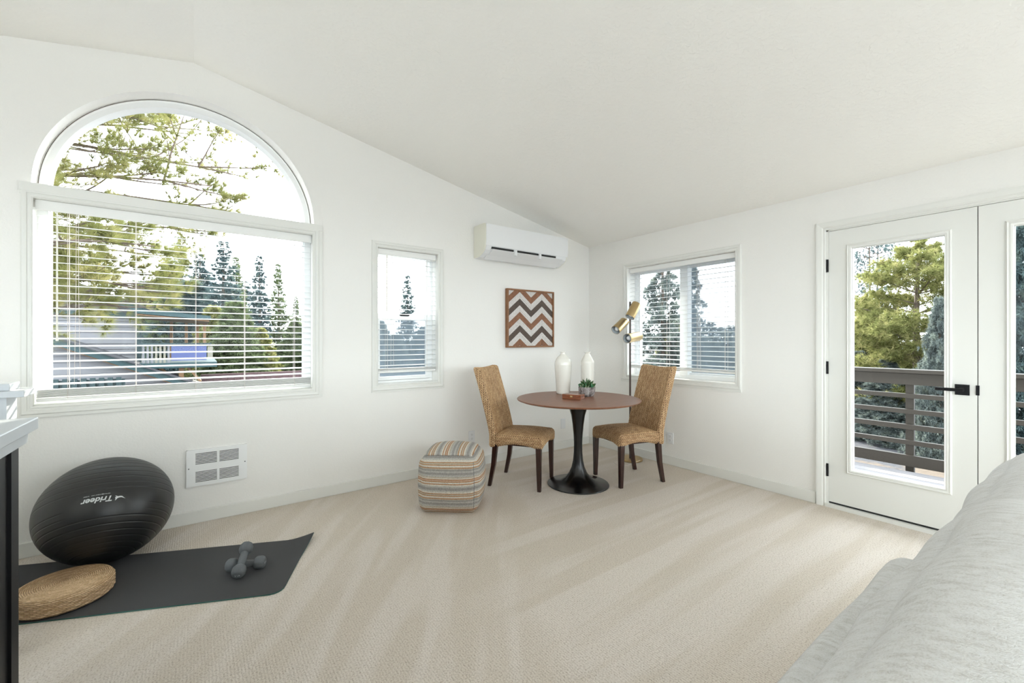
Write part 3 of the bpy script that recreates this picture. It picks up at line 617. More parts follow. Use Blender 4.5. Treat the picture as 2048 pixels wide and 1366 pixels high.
# ball
BC = Vector((-.41, 3.350, .286)); RX, RZ = .300, .286
r = thing('exercise_ball', 'large black ribbed exercise ball against the wall below the big window', 'ball', (BC.x, BC.y, 0))
AXB = Vector((.0, .60, .76)).normalized()         # pole of the ribs
q = Vector((0, 0, 1)).rotation_difference(AXB); viewdir = Vector((0, 0, 1.255))-BC; vl = (q.inverted() @ viewdir.normalized()); lon0 = math.atan2(vl.y, vl.x)
V = []; F = []; nl, nm = 480, 144
ribs = [-71, -64, -57, -50, -43, -36, -29, 0, 7, 14, 21, 28, 35, 42, 49, 56, 62, 68]; part = [-22.5, -16]
for i in range(nl+1):
    la = math.radians(-90+180*i/nl)
    for k in range(nm):
        lo = 2*PI*k/nm; rr = 1.0; ld = math.degrees(la)
        for rb in ribs: rr += -.0060*math.exp(-((ld-rb)/.42)**2)
        dl = abs((lo-lon0+PI) % (2*PI)-PI); g = min(1, max(0, (math.degrees(dl)-36)/4))
        for rb in part: rr += -.0060*g*math.exp(-((ld-rb)/.42)**2)
        p = q @ Vector((math.cos(la)*math.cos(lo), math.cos(la)*math.sin(lo), math.sin(la)))*rr
        V.append((p.x*RX, p.y*RX, p.z*RZ+BC.z))
F = [(i*nm+k, i*nm+(k+1) % nm, (i+1)*nm+(k+1) % nm, (i+1)*nm+k) for i in range(nl) for k in range(nm)]
MB().add(V, F).build('ball_skin', M['rubber'], r, smooth=True, recalc=False)
def onball(lat, lon, e=.0015):
    p = q @ Vector((math.cos(lat)*math.cos(lon), math.cos(lat)*math.sin(lon), math.sin(lat))); p = Vector((p.x*(RX+e), p.y*(RX+e), p.z*(RZ+e)+BC.z)); return p
LAT0, LONS = math.radians(-10.5), lon0+math.radians(-8.5)
wrapb = lambda c: onball(LAT0-c.y/RX, LONS-c.x/RX)
text_mesh('Trideer', .040, M['print'], r, None, 'lettering', .25, .0010, wrapb)
text_mesh('service@trideer.com   trideer', .0085, M['print'], r, None, 'lettering', 0, 0, lambda c: wrapb(Vector((c.x+.005, c.y-.026, 0))))
deer = [(0, 0), (.004, .012), (.000, .020), (.004, .019), (.009, .013), (.013, .007), (.022, .003), (.034, .002), (.044, .006), (.058, .013), (.047, .003), (.038, -.006), (.026, -.008), (.014, -.006), (.006, -.012), (-.002, -.010), (.006, -.007), (.006, -.002)]
MB().add([tuple(wrapb(Vector((-.068-x*.75, y*.75, 0)))) for x, y in deer], [tuple(range(len(deer)))]).build('emblem', M['print'], r)
MB().lathe([(0, 0), (.006, 0), (.006, .003), (0, .004)], n=10, M4=Matrix.Translation((-.04, -.155, .050)) @ Matrix.Rotation(PI*.75, 4, 'X')).build('valve_plug', M['white'], r)
# straw floor cushion
r = thing('straw_floor_cushion', 'round woven straw floor cushion lying on the exercise mat', 'cushion', (-.512, 2.945, .0095)); R0, T0 = .178, .080
prof = [(.0, T0-.002)]+[(R0*(i/66), T0+(.002 if i else 0)-.004*(i/66)**4) for i in range(1, 61)]+[(R0-.008, T0-.004), (R0-.003, T0-.012)]+[(R0, T0-.016-i*(T0-.026)/18) for i in range(19)]+[(R0-.006, .003), (R0-.014, 0), (.01, 0)]
m = MB(); nn = 184; L_ = [0]
for a, b in zip(prof, prof[1:]): L_.append(L_[-1]+math.hypot(a[0]-b[0], a[1]-b[1]))
vs = []; fs = []
for i, (rr, z) in enumerate(prof):
    for k in range(nn):
        a = 2*PI*k/nn; rad = .0022*(abs(math.sin(9*a))**4)*(1 if 0 < i and rr < R0*.95 else 0)
        rr2 = rr+(.0016*math.sin(23*a+(i//2)*PI) if rr >= R0-.004 and z < T0-.01 and z > .008 else 0)
        rw = .0012*math.sin(L_[i]/.0075*2*PI)
        vs.append((rr2*math.cos(a), rr2*math.sin(a), z-rad+(rw if rr < R0-.01 and z > T0*.6 else 0)))
for i in range(len(prof)-1):
    for k in range(nn): fs.append((i*nn+k, i*nn+(k+1) % nn, (i+1)*nn+(k+1) % nn, (i+1)*nn+k))
me_o = m.add(vs, fs).build('woven_body', M['straw'], r, smooth=True, recalc=False)
uvl = me_o.data.uv_layers.new(name='uv')
for fi, p in enumerate(me_o.data.polygons):
    i, k = divmod(fi, nn)
    for li, (di, dk) in zip(p.loop_indices, ((0, 0), (0, 1), (1, 1), (1, 0))): uvl.data[li].uv = ((k+dk)/nn, L_[i+di])
# dumbbells
def dumbbell(label, loc, rz, tilt=0, txt=True):
    r = thing('dumbbell', label, 'dumbbell', loc, rz, 'grey dumbbells crossed on the mat'); r.rotation_euler = (0, tilt, rz)
    RY = Matrix.Rotation(PI/2, 4, 'Y'); MB().tube([(-.052, 0, 0), (-.025, 0, 0), (0, 0, 0), (.025, 0, 0), (.052, 0, 0)], [.016, .0175, .0190, .0175, .016], 16).build('handle', M['dumb'], r, smooth='auto')
    for s in (-1, 1):
        R_ = .0345; hp = [(.018, .040), (R_*.80, .044), (R_, .054), (R_, .080), (R_*.85, .092), (R_*.62, .096)]
        m = MB(); vs = []; n = 8; nr = len(hp)
        for rr, x in hp:
            for k in range(n): vs.append((s*x, rr*math.cos(2*PI*(k+.5)/n), rr*math.sin(2*PI*(k+.5)/n)))
        fs = [(i*n+k, i*n+(k+1) % n, (i+1)*n+(k+1) % n, (i+1)*n+k) for i in range(nr-1) for k in range(n)]+[tuple(range(n)), tuple((nr-1)*n+k for k in range(n))]
        h = m.add(vs, fs).build('weight_head', M['dumb'], r, bevel=.005, smooth='auto')
        if txt: text_mesh('3 LB', .014, M['print'], h, Matrix.Translation((s*.0966, 0, 0)) @ Matrix.Rotation(PI/2*s, 4, 'Z') @ Matrix.Rotation(PI/2, 4, 'X') @ Matrix.Rotation(PI if s > 0 else 0, 4, 'Z'))
    return r
dumbbell('grey dumbbell lying flat underneath the other on the mat', (.2155, 2.7345, .0385), math.radians(-24.6))
dumbbell('grey dumbbell propped across the top of the other on the mat', (.198, 2.712, .0765), math.radians(70), math.radians(-27))

# ------------------------------------------------------------------ pouf
r = thing('striped_pouf', 'cube shaped pouf with grey cream and rust stripes on the carpet', 'pouf', (1.585, 2.925, 0), math.radians(-39.4))
V, F = rbox((.425, .425, .40), .055, 26, (.035, .035, .045), 2.2); V = [(x, y, z+.203) for x, y, z in V]
def uvp(p, c): n = p.normal; return ((c.y if abs(n.x) > abs(n.y) else c.x), c.z) 
MB().add(V, F).build('striped_cover', M['pouf'], r, smooth=True, uvf=uvp)
V2, F2 = rbox((.345, .345, .02), .009, 20, (.010, .010, .0), 2.2)
V2 = [(x, y, (z+.418+.034*max(0, 1-abs(x/.2)**2.2)*max(0, 1-abs(y/.2)**2.2)-.010*((x/.17)**4+(y/.17)**4)*.5)) for x, y, z in V2]
MB().add(V2, F2).build('top_panel', M['pouf'], r, smooth=True, uvf=lambda p, c: (c.y, c.x+.05))
m = MB(); s_ = .2135
pts = []
for k in range(0, 41):
    t_ = k/40; z = .05+t_*.33; w_ = max(0, 1-abs((z-.203)/.2)**2.2); pts.append((.185+.012*w_, -.2115-.030*w_, z))
m.tube(pts, .0016, 5); m.build('seam', M['dumb'], r)

# ------------------------------------------------------------------ dining table
TC = (2.672, 2.672)
r = thing('round_table', 'round walnut table on a black trumpet pedestal in the corner', 'table', (TC[0], TC[1], 0)); TH_ = .745
MB().lathe([(0, TH_-.028), (.40, TH_-.028), (.505, TH_-.018), (.527, TH_-.010), (.531, TH_-.004), (.527, TH_), (0, TH_)], n=96).build('tabletop', M['table'], r, smooth='auto')
pp = [(.0, 0), (.262, 0), (.266, .004), (.262, .010), (.20, .022), (.15, .038), (.11, .062), (.078, .10), (.056, .15), (.043, .21), (.037, .28), (.036, .36), (.040, .44), (.048, .52), (.060, .60), (.078, .66), (.098, .70), (.115, TH_-.028), (0, TH_-.028)]
MB().lathe(pp, n=64).build('pedestal', M['blackgloss'], r, smooth='auto')

# ------------------------------------------------------------------ woven chairs
def uvbox(p, c):
    n = p.normal; ax_ = max(range(3), key=lambda i: abs(n[i])); return {0: (c.y*.72, c.z), 1: (c.x, c.z), 2: (c.x, c.y)}[ax_]
def uvseat(p, c):
    n = p.normal; ax_ = max(range(3), key=lambda i: abs(n[i])); return {0: (c.z, c.y), 1: (c.x, -c.z), 2: (c.x, c.y)}[ax_]
def woven(V, F, uvf, name, r, amp=.0055):
    me = bpy.data.meshes.new(name); me.from_pydata(V, [], F); bm = bmesh.new(); bm.from_mesh(me); bmesh.ops.recalc_face_normals(bm, faces=bm.faces)
    bm.normal_update(); uvl = bm.loops.layers.uv.new('uv'); disp = {}
    class P_: pass
    for f in bm.faces:
        q_ = P_(); q_.normal = f.normal
        for lp in f.loops:
            uv = uvf(q_, lp.vert.co); lp[uvl].uv = uv; disp.setdefault(lp.vert.index, []).append(braid_h(*uv))
        f.smooth = True
    mv = [(v, v.co+v.normal*amp*(sum(disp[v.index])/len(disp[v.index])-.6)) for v in bm.verts]
    for v, c in mv: v.co = c
    bm.to_mesh(me); bm.free(); me.materials.append(M['seagrass']); o = bpy.data.objects.new(name, me); COL.objects.link(o); o.parent = r; return o
CH = {}
def make_chair(label, loc, rz):
    if CH:
        r = thing('woven_dining_chair', label, 'chair', loc, rz, 'woven seagrass dining chairs at the round table')
        for ch in list(CH['r'].children): copy_tree(ch, r)
        return r
    r = thing('woven_dining_chair', label, 'chair', loc, rz, 'woven seagrass dining chairs at the round table'); CH['r'] = r
    # seat
    V, F = rbox((.440, .425, .112), .034, 84, (.004, .008, .030), 2.0); V2 = []
    for x, y, z in V:
        zz = z+.3955
        if z < 0: zz += .040*max(0, 1-(x/.19)**2)*(1 if abs(y) > .1 else .8)*min(1, -z/.05)*.9+.040*max(0, 1-(y/.19)**2)*(1 if abs(x) > .1 else 0)*min(1, -z/.05)*.9
        V2.append((x, y+.020, zz))
    woven(V2, F, uvseat, 'seat', r)
    # back
    V, F = rbox((.440, .068, .70), .022, 110, (0, .003, 0), 2.0); V2 = []
    for x, y, z in V:
        t = (z+.35)/.70; zz = .335+t*.68; yy = y-.205-.012*math.sin(t*PI)*0-.155*max(0, t-.16)**1.15/.84**1.15-.010*(1-(x/.22)**2)
        V2.append((x*(1-.03*t)*(1+.0*t), yy, zz-.012*t*(1-(x/.22)**2)))
    woven(V2, F, uvbox, 'backrest', r)
    def leg(x, y, dx, dy, w0, w1, zt):
        m = MB(); pr = []
        for t, k in ((0, w0), (.5, (w0+w1)/2), (1, w1)):
            cx, cy, z = x+dx*(1-t)**1.6, y+dy*(1-t)**1.6, zt*t; h = k/2
            pr.append([(cx-h, cy-h, z), (cx+h, cy-h, z), (cx+h, cy+h, z), (cx-h, cy+h, z)])
        vs = [p for q_ in pr for p in q_]; fs = [(0, 3, 2, 1), (8, 9, 10, 11)]
        for i in range(2):
            for k in range(4): fs.append((i*4+k, i*4+(k+1) % 4, (i+1)*4+(k+1) % 4, (i+1)*4+k))
        m.add(vs, fs).build('leg', M['leg'], r, bevel=.003)
    for s in (-1, 1):
        leg(s*.195, .200, 0, 0.005, .030, .044, .36); leg(s*.195, -.185, 0, -.055, .030, .042, .36)
    m = MB()
    V, F = rbox((.40, .385, .03), .012, 6); m.add([(x, y+.01, z+.372) for x, y, z in V], F); m.build('seat_frame', M['leg'], r)
    return r
make_chair('woven seagrass chair between the striped pouf and the round table', (2.325, 3.000, 0), math.radians(-56.5-90))
make_chair('woven seagrass chair in front of the lamp and slider window', (3.135, 2.520, 0), math.radians(165.5-90))

# ------------------------------------------------------------------ floor lamp
LB = Vector((3.650, 2.878, 0)); LP = Vector((3.622, 2.868, 0))
r = thing('floor_lamp', 'brown pole floor lamp with three brushed brass spot shades', 'lamp', tuple(LB))
MB().lathe([(0, 0), (.112, 0), (.116, .004), (.116, .020), (.112, .025), (0, .026)], n=48).build('base', M['brass'], r, smooth='auto')
MB().tube([LP-LB+Vector((0, 0, .024)), LP-LB+Vector((0, 0, 1.646))], .0125, 4).build('pole', M['brown_pole'], r)
RT = Vector((math.sin(YAW), -math.cos(YAW), 0)); FW = Vector((math.cos(YAW), math.sin(YAW), 0)); UP = Vector((0, 0, 1))
def shade(px_top, px_open, dtop, dopen, arm_z):
    def pt(px, d): return Vector((0, 0, 1.255))+FW*d+RT*((px[0]-1024)/859.48*d)+UP*((679.06-px[1])/859.48*d)-LB
    a, b = pt(px_top, dtop), pt(px_open, dopen); dv = (b-a).normalized(); Lh = (b-a).length
    Q = Matrix.Translation(a) @ dv.to_track_quat('Z', 'Y').to_matrix().to_4x4(); R_ = .0475
    lp = [(0, 0), (R_*.92, 0), (R_, .006), (R_, Lh)]
    MB().lathe(lp[:-1]+[(R_, Lh), (R_-.002, Lh), (R_-.002, .008), (0, .008)], n=40, M4=Q).build('lamp_shade', M['brass'], r, smooth='auto')
    MB().lathe([(R_-.0025, Lh-.001), (R_-.003, .012), (0, .011)], n=32, M4=Q, caps=False).build('shade_lining', M['lining'], r, smooth='auto')
    MB().lathe([(0, Lh*.35), (.012, Lh*.38), (.016, Lh*.50), (.028, Lh*.70), (.028, Lh*.82), (.016, Lh*.93), (0, Lh*.96)], n=20, M4=Q).build('bulb', M['white'], r, smooth=True)
    c = a+dv*Lh*.38; pz = Vector((LP.x-LB.x, LP.y-LB.y, arm_z)); e = (pz-c); MB().tube([c+e.normalized()*R_*.9, pz], .007, 8).build('swivel_arm', M['brass'], r)
shade((1273.6, 607.5), (1259.5, 634.5), 4.40, 4.36, 1.60)
shade((1249, 643), (1231, 660.5), 4.46, 4.36, 1.44)
shade((1278, 672.5), (1254, 677), 4.42, 4.26, 1.29)
m = MB(); cp = [(LB.x-.05, LB.y+.10, .006), (LB.x-.22, LB.y+.06, .006), (LB.x-.28, LB.y-.06, .006), (LB.x-.20, LB.y-.12, .006), (LB.x-.02, LB.y-.13, .03)]
m.tube([Vector(c)-LB for c in cp], .0022, 5); m.build('power_cord', M['cord'], r)

# ------------------------------------------------------------------ things on the table
TZ = TH_+.0005
def vase(label, x, y, prof):
    P = []; 
    for i in range(len(prof)-1):
        (r0, z0), (r1, z1) = prof[i], prof[i+1]; n_ = max(1, int(abs(z1-z0)/.0045)) if 0 < i < len(prof)-2 else 1
        for k in range(n_):
            t = k/n_; z = z0+(z1-z0)*t; P.append((r0+(r1-r0)*t, z))
    P.append(prof[-1]); P = [(rr+(.0006*math.sin(z*2*PI/.010) if .03 < z < .30 else 0), z) for rr, z in P]; 
    return tag(MB().lathe(P, n=48).build('ceramic_vase', M['ceramic'], None, smooth=True, loc=(x, y, TZ)), label, 'vase')
vase('tall cream ceramic vase with rounded shoulders on the table', 2.784, 2.981, [(0, 0), (.060, 0), (.064, .01), (.066, .06), (.072, .14), (.078, .22), (.080, .275), (.077, .300), (.066, .328), (.048, .350), (.030, .366), (.023, .374), (.022, .388), (.027, .393), (.027, .397), (.020, .397), (.019, .36)])
vase('slender cream ceramic vase with a sharp shoulder behind the succulent', 3.006, 2.88, [(0, 0), (.056, 0), (.060, .006), (.061, .12), (.063, .22), (.064, .292), (.062, .302), (.045, .335), (.030, .362), (.023, .376), (.023, .382), (.034, .387), (.034, .392), (.020, .393), (.018, .36)])
r = thing('succulent_pot', 'mottled grey pot holding a small green succulent on the table', 'potted plant', (2.838, 2.727, TZ))
MB().lathe([(0, 0), (.055, 0), (.064, .012), (.074, .045), (.077, .084), (.073, .084), (.069, .072), (0, .070)], n=14).build('pot', M['pot'], r)
MB().lathe([(0, .076), (.066, .0735), (.070, .070)], n=24).build('soil', M['soil'], r)
def leafmesh(L, w, th=.006, pt_=1.0):
    m = MB(); rows = [(0, .3), (.25, .8), (.5, 1), (.75, .75), (.92, .3), (1, .02)]; vs = []
    for t, k in rows: vs += [(-w*k/2, 0, L*t), (0, -th*k, L*t), (w*k/2, 0, L*t), (0, th*k*.6, L*t)]
    fs = [(i*4+k, i*4+(k+1) % 4, (i+1)*4+(k+1) % 4, (i+1)*4+k) for i in range(len(rows)-1) for k in range(4)]+[(0, 1, 2, 3), (20, 21, 22, 23)]; return m.add(vs, fs)
lf = [leafmesh(.085, .030).build('leaf', M['succ'], r, smooth=True), leafmesh(.048, .026).build('leaf', M['succ2'], r, smooth=True), leafmesh(.040, .022).build('leaf', M['succ3'], r, smooth=True)]
lf[0].location = (0, 0, .08); lf[1].location = (.045, -.02, .075); lf[1].rotation_euler = (.6, .5, 0); lf[2].location = (-.045, -.03, .075); lf[2].rotation_euler = (.5, -.5, 0)
for k in range(13):
    a = k*2.4; tl = .30+.95*(k/13); rd = .006+.02*(k/13); inst(lf[0], 'leaf', r, (rd*math.cos(a), rd*math.sin(a), .078), (0, tl, a), (.9, .9, .95-.3*(k/13)*random.random()))
for k in range(10):
    a = k*2*PI/10+.3; src = lf[1] if k % 2 else lf[2]; inst(src, 'leaf', r, (.044*math.cos(a), .044*math.sin(a), .072), (0, .7+.3*random.random(), a))
    inst(src, 'leaf', r, (.040*math.cos(a+.3), .040*math.sin(a+.3), .072), (0, .15, a))
r = thing('wooden_box', 'small reddish wooden box with brass clasp lying in front of the vases', 'box', (2.618, 2.675, TZ), math.radians(-67))
MB().box((-.085, -.045, .0), (.085, .045, .022)).build('box_base', M['boxwood'], r, bevel=.002)
MB().box((-.085, -.045, .0235), (.085, .045, .040)).build('lid', M['boxwood'], r, bevel=.002)
m = MB().box((-.010, -.049, .016), (.010, -.044, .030)); m.lathe([(0, 0), (.006, 0), (.004, .004), (0, .005)], n=12, M4=Matrix.Translation((0, -.048, .022)) @ Matrix.Rotation(PI/2, 4, 'X')); m.build('clasp', M['brass'], r, bevel=.001)

# ------------------------------------------------------------------ sofa
r = thing('sofa', 'light grey fabric sofa with plump back cushions in the right corner of the view', 'sofa', (.9, -.1, 0))
def puff(name, c, size, rad, n, bulge, rot=0, pw=2.0, tl=0, parent=r, wr=0):
    V, F = rbox(size, rad, n, bulge, pw); Rm = Matrix.Rotation(tl, 3, 'X'); 
    V = [Rm @ Vector(v) for v in V]
    if wr: V = [v+Vector((0, 0, wr*math.sin(v.x*23+v.y*9)*math.sin(v.z*11+1)))+Vector((0, wr*math.sin(v.x*17+v.z*13), 0)) for v in V]
    V = [(v.x+c[0]-.9, v.y+c[1]+.1, v.z+c[2]) for v in V]; return MB().add(V, F).build(name, M['sofa'], parent, smooth=True)
puff('back_frame', (.36, .215, .385), (2.15, .19, .67), .032, 28, (0, .008, .004), wr=.002)
puff('back_cushion', (.84, .035, .720), (1.06, .29, .42), .085, 34, (.03, .042, .055), tl=0, wr=.003)
puff('back_cushion', (1.905, .045, .675), (1.00, .33, .40), .12, 34, (.02, .035, .030), tl=0, wr=.003)
puff('back_cushion', (-.26, .045, .70), (1.08, .30, .42), .10, 24, (.02, .045, .030), tl=.10, wr=.004)
puff('seat_cushion', (.85, -.44, .36), (1.05, .72, .20), .06, 16, (0, 0, .02)); puff('seat_cushion', (-.22, -.44, .36), (1.05, .72, .20), .06, 16, (0, 0, .02)); puff('seat_cushion', (1.87, -.44, .36), (.98, .72, .20), .06, 16, (0, 0, .02))
puff('sofa_base', (.85, -.36, .16), (3.1, .86, .22), .03, 10, (0, 0, 0)); puff('armrest', (-.80, -.36, .34), (.18, .9, .54), .05, 12, (0, 0, 0)); puff('armrest', (2.46, -.36, .34), (.18, .9, .54), .05, 12, (0, 0, 0))

# ------------------------------------------------------------------ outdoors
GZ = -1.0
gd = MB(); n = 40; S = 90
vs = [(-S+2*S*i/n, -S+2*S*j/n, GZ+(.12*math.sin(i*1.7)*math.cos(j*1.3) if (abs(-S+2*S*i/n) > 9 or abs(-S+2*S*j/n) > 9) else 0)) for i in range(n+1) for j in range(n+1)]
tag(gd.add(vs, [(i*(n+1)+j, (i+1)*(n+1)+j, (i+1)*(n+1)+j+1, i*(n+1)+j+1) for i in range(n) for j in range(n)]).build('ground', M['ground']), kind='structure')
tag(MB().box((XL-9, YK-9, -.35), (XBo+3, YK-.25, -.25)).build('ground_bounce_slab', plain('bounce_slab_pale', (.50, .51, .53, 1), .8, bump=(3, .4, .03))), kind='structure')  # unseen pale slab, added to bounce sky light up to the ceiling
tag(MB().box((XL-.2, YK-.2, GZ-.1), (XBo, YAo, -.15)).build('wall_foundation', M['siding']), kind='structure')
# deck and railing
r = thing('deck', 'grey board deck outside the glass doors', 'deck', (5.0, 0, -.10))
y = -3.6; k = 0; b0 = None
x = XBo+.02
while x < 5.90:
    if b0 is None: b0 = MB().box((0, -4.2, -.03), (.135, 2.68, 0)).build('plank', M['deckboard'], r); b0.location = (x-5.0, 0, 0)
    else: inst(b0, 'plank', r, (x-5.0, 0, 0))
    x += .142
MB().box((-.95, -4.1, -.25), (.85, 2.6, -.04)).build('deck_frame', M['deckbrown'], r)
for yy in (-3.8, -1.2, 1.4, 2.6): MB().box((.70, yy-.06, GZ+.10-.02), (.82, yy+.06, -.2)).build('deck_post', M['deckbrown'], r)
r = thing('deck_railing', 'brown wooden deck railing with horizontal rails outside the glass doors', 'railing', (5.97, 0, -.1)); DZ0 = .1
MB().box((-.05, -4.2, .905+DZ0), (.10, 2.68, .945+DZ0)).build('cap_rail', M['deckbrown'], r, bevel=.003)
MB().box((0, -4.2, .785+DZ0), (.04, 2.68, .900+DZ0)).build('top_rail', M['deckbrown'], r)
for z0, z1 in ((.645, .690), (.482, .528), (.318, .370), (.160, .206)): MB().box((0, -4.2, z0+DZ0), (.04, 2.68, z1+DZ0)).build('rail', M['deckbrown'], r)
MB().box((0, -4.2, -.065+DZ0), (.04, 2.68, .050+DZ0)).build('bottom_rail', M['deckbrown'], r)
for yy in (-3.4, -1.9, -.38, 1.152, 2.60): MB().box((.04, yy-.022, -.30), (.085, yy+.045, .900+DZ0)).build('post', M['deckbrown'], r)
# neighbour house
r = thing('neighbour_house', 'neighbouring house with pale lap siding, teal trim and a wooden balcony', 'house', (-3.5, 14.0, GZ)); oz = -GZ
def hb(name, x0, x1, y0, y1, z0, z1, mat, **k): return MB().box((x0+3.5, y0-14, z0+oz), (x1+3.5, y1-14, z1+oz)).build(name, mat, r, **k)
hb('wall', -9, -1.18, 14.05, 14.4, GZ, 1.9, M['siding'])
sd_ = None; z = GZ
while z < 1.80:
    bd = MB(); bd.extr([(0, 0), (-.030, 0), (-.010, .142), (0, .142)], 'x', -5.4, 2.32)
    if sd_ is None: sd_ = bd.build('siding_board', M['siding'], r); sd_.location = (0, .05, z+oz)
    else: inst(sd_, 'siding_board', r, (0, .05, z+oz))
    z += .135
hb('frieze_band', -9, -1.12, 13.97, 14.06, 1.80, 1.92, M['teal']); hb('corner_trim', -1.19, -1.10, 13.98, 14.08, GZ, 1.82, M['tealdark'])
# upper gable
m = MB().extr([(-9+3.5, 1.9+oz), (-1.18+3.5, 1.9+oz), (-5.1+3.5, 3.62+oz)], 'y', .10, .4); m.build('gable_wall', M['siding'], r)
for k in range(12):
    z = 1.92+k*.135; xr = -1.18-(z-1.9)/(1.72/3.92); 
    if xr < -5.5: break
    m = MB(); m.extr([(.10, z+oz), (.07, z+oz), (.09, z+.142+oz), (.10, z+.142+oz)], 'x', -5.4, xr+3.5); m.build('siding_board', M['siding'], r)
def slope_slab(name, xa, za, xb, zb, y0, y1, th, mat):
    m = MB(); m.extr([(xa+3.5, za+oz), (xb+3.5, zb+oz), (xb+3.5, zb+oz+th), (xa+3.5, za+oz+th)], 'y', y0-14, y1-14); return m.build(name, mat, r)
slope_slab('rake_board', -5.1, 3.60, -.85, 1.80, 13.70, 13.78, .14, M['teal']); slope_slab('roof', -5.1, 3.74, -.80, 1.92, 13.65, 20, .05, M['roof']); slope_slab('roof', -9.4, 1.90, -5.1, 3.74, 13.65, 20, .05, M['roof']); slope_slab('soffit', -5.1, 3.58, -.85, 1.80, 13.78, 14.1, .02, M['woodbrace'])
# garage gable in front
m = MB().extr([(-6+3.5, 0), (.15+3.5, 0), (.15+3.5, -.03+oz), (-3.0+3.5, 1.45+oz), (-6+3.5, .1+oz)], 'y', -.55, .0); m.build('garage_wall', M['siding'], r)
for k in range(18):
    z = GZ+k*.135; xr = .15 if z < 0 else .15-(z+.03)/.47; 
    if xr < -3.0: break
    m = MB(); m.extr([(-.55, z+oz), (-.58, z+oz), (-.56, z+.142+oz), (-.55, z+.142+oz)], 'x', -2.5, max(-2.4, xr+3.5-.05)); m.build('siding_board', M['siding'], r)
slope_slab('rake_board', -3.05, 1.42, .60, -.30, 13.20, 13.27, .15, M['teal']); slope_slab('roof', -3.05, 1.57, .64, -.16, 13.15, 14.04, .035, M['roof']); slope_slab('soffit', -3.05, 1.39, .60, -.33, 13.27, 13.46, .02, M['woodbrace'])
hb('lower_fence', -3.4, -1.30, 12.9, 12.96, GZ, .38, M['tealdark'])
x = -3.4; pk = None
while x < .2:
    zt2 = .42 if x < -1.35 else -.02
    hb('fence_board', x, x+.085, 12.86, 12.90, GZ, zt2, M['teal'] if x > -1.35 else M['tealdark']); x += .14
# balcony
slope_slab('balcony_roof', -1.15, 1.86, .28, 1.74, 13.0, 16, .10, M['teal']); slope_slab('balcony_ceiling', -1.12, 1.82, .25, 1.70, 13.05, 16, .03, M['woodbrace'])
hb('balcony_floor', -1.18, .42, 13.3, 16, .56, .69, M['teal'])
for x in (-.62, -.28, -.02, .15): hb('post', x, x+.07, 15.6, 15.67, .69, 1.76, M['woodbrace'])
hb('railing_panel', -.50, .20, 13.35, 13.40, .74, 1.12, M['bluepanel']); hb('railing_cap', -1.10, .30, 13.32, 13.42, 1.12, 1.17, M['tealdark']); hb('railing_panel', .22, .33, 13.36, 13.39, .80, 1.08, M['palewood'])
for k in range(7): hb('baluster', -1.04+k*.078, -1.0+k*.078, 13.36, 13.39, .69, 1.12, M['palewood'] if k in (3, 4, 5) else M['siding'])
for (xa, xb) in ((-.75, -.35), (-.20, .10)): slope_slab('brace', xa, .54, xb, .12, 13.5, 13.6, .09, M['woodbrace'])
hb('support_post', -.36, -.26, 13.5, 13.6, GZ, .56, M['woodbrace'])
r = thing('far_fence', 'reddish brown board fence beyond the balcony, seen low in the big window', 'fence', (1.6, 16.0, GZ))
x = -1.5
while x < 2.2: MB().box((x, 0, 0), (x+.16, .03, 1.14)).build('plank', M['redfence'], r); x += .17
MB().box((-1.5, -.02, 1.14), (2.2, .05, 1.20)).build('fence_cap', M['redfence'], r)

# ------------------------------------------------------------------ trees
def tri_mesh(name, P, mat, parent):
    """P: (N,3,3) triangle array"""
    n = len(P); me = bpy.data.meshes.new(name); me.vertices.add(n*3); me.loops.add(n*3); me.polygons.add(n)
    me.vertices.foreach_set('co', P.reshape(-1).astype(np.float32)); me.loops.foreach_set('vertex_index', np.arange(n*3, dtype=np.int32))
    me.polygons.foreach_set('loop_start', np.arange(0, n*3, 3, dtype=np.int32)); me.update(calc_edges=True)
    me.materials.append(mat); o = bpy.data.objects.new(name, me); COL.objects.link(o); o.parent = parent; o['kind'] = 'stuff'; return o
def rand_dirs(n): d = rng.normal(size=(n, 3)); return d/np.linalg.norm(d, axis=1)[:, None]
def tufts(C, D, ntri, L, w, spread=1.0):
    """needle bursts at centres C pointing along D"""
    n = len(C); c = np.repeat(C, ntri, 0); d = np.repeat(D, ntri, 0)+rand_dirs(n*ntri)*spread; d /= np.linalg.norm(d, axis=1)[:, None]+1e-9
    s = np.cross(d, rand_dirs(n*ntri)); s /= np.linalg.norm(s, axis=1)[:, None]+1e-9; l = L*rng.uniform(.6, 1.15, (n*ntri, 1)); a = c-s*w/2; b = c+s*w/2; e = c+d*l
    return np.stack([a, b, e], 1)
def bough(p0, dirv, L, droop, nseg=7):
    pts = [np.array(p0, float)]; d = np.array(dirv, float); d /= np.linalg.norm(d)
    for i in range(nseg):
        d = d+np.array([0, 0, -droop/nseg])+rng.normal(size=3)*.05; d /= np.linalg.norm(d); pts.append(pts[-1]+d*L/nseg)
    return pts
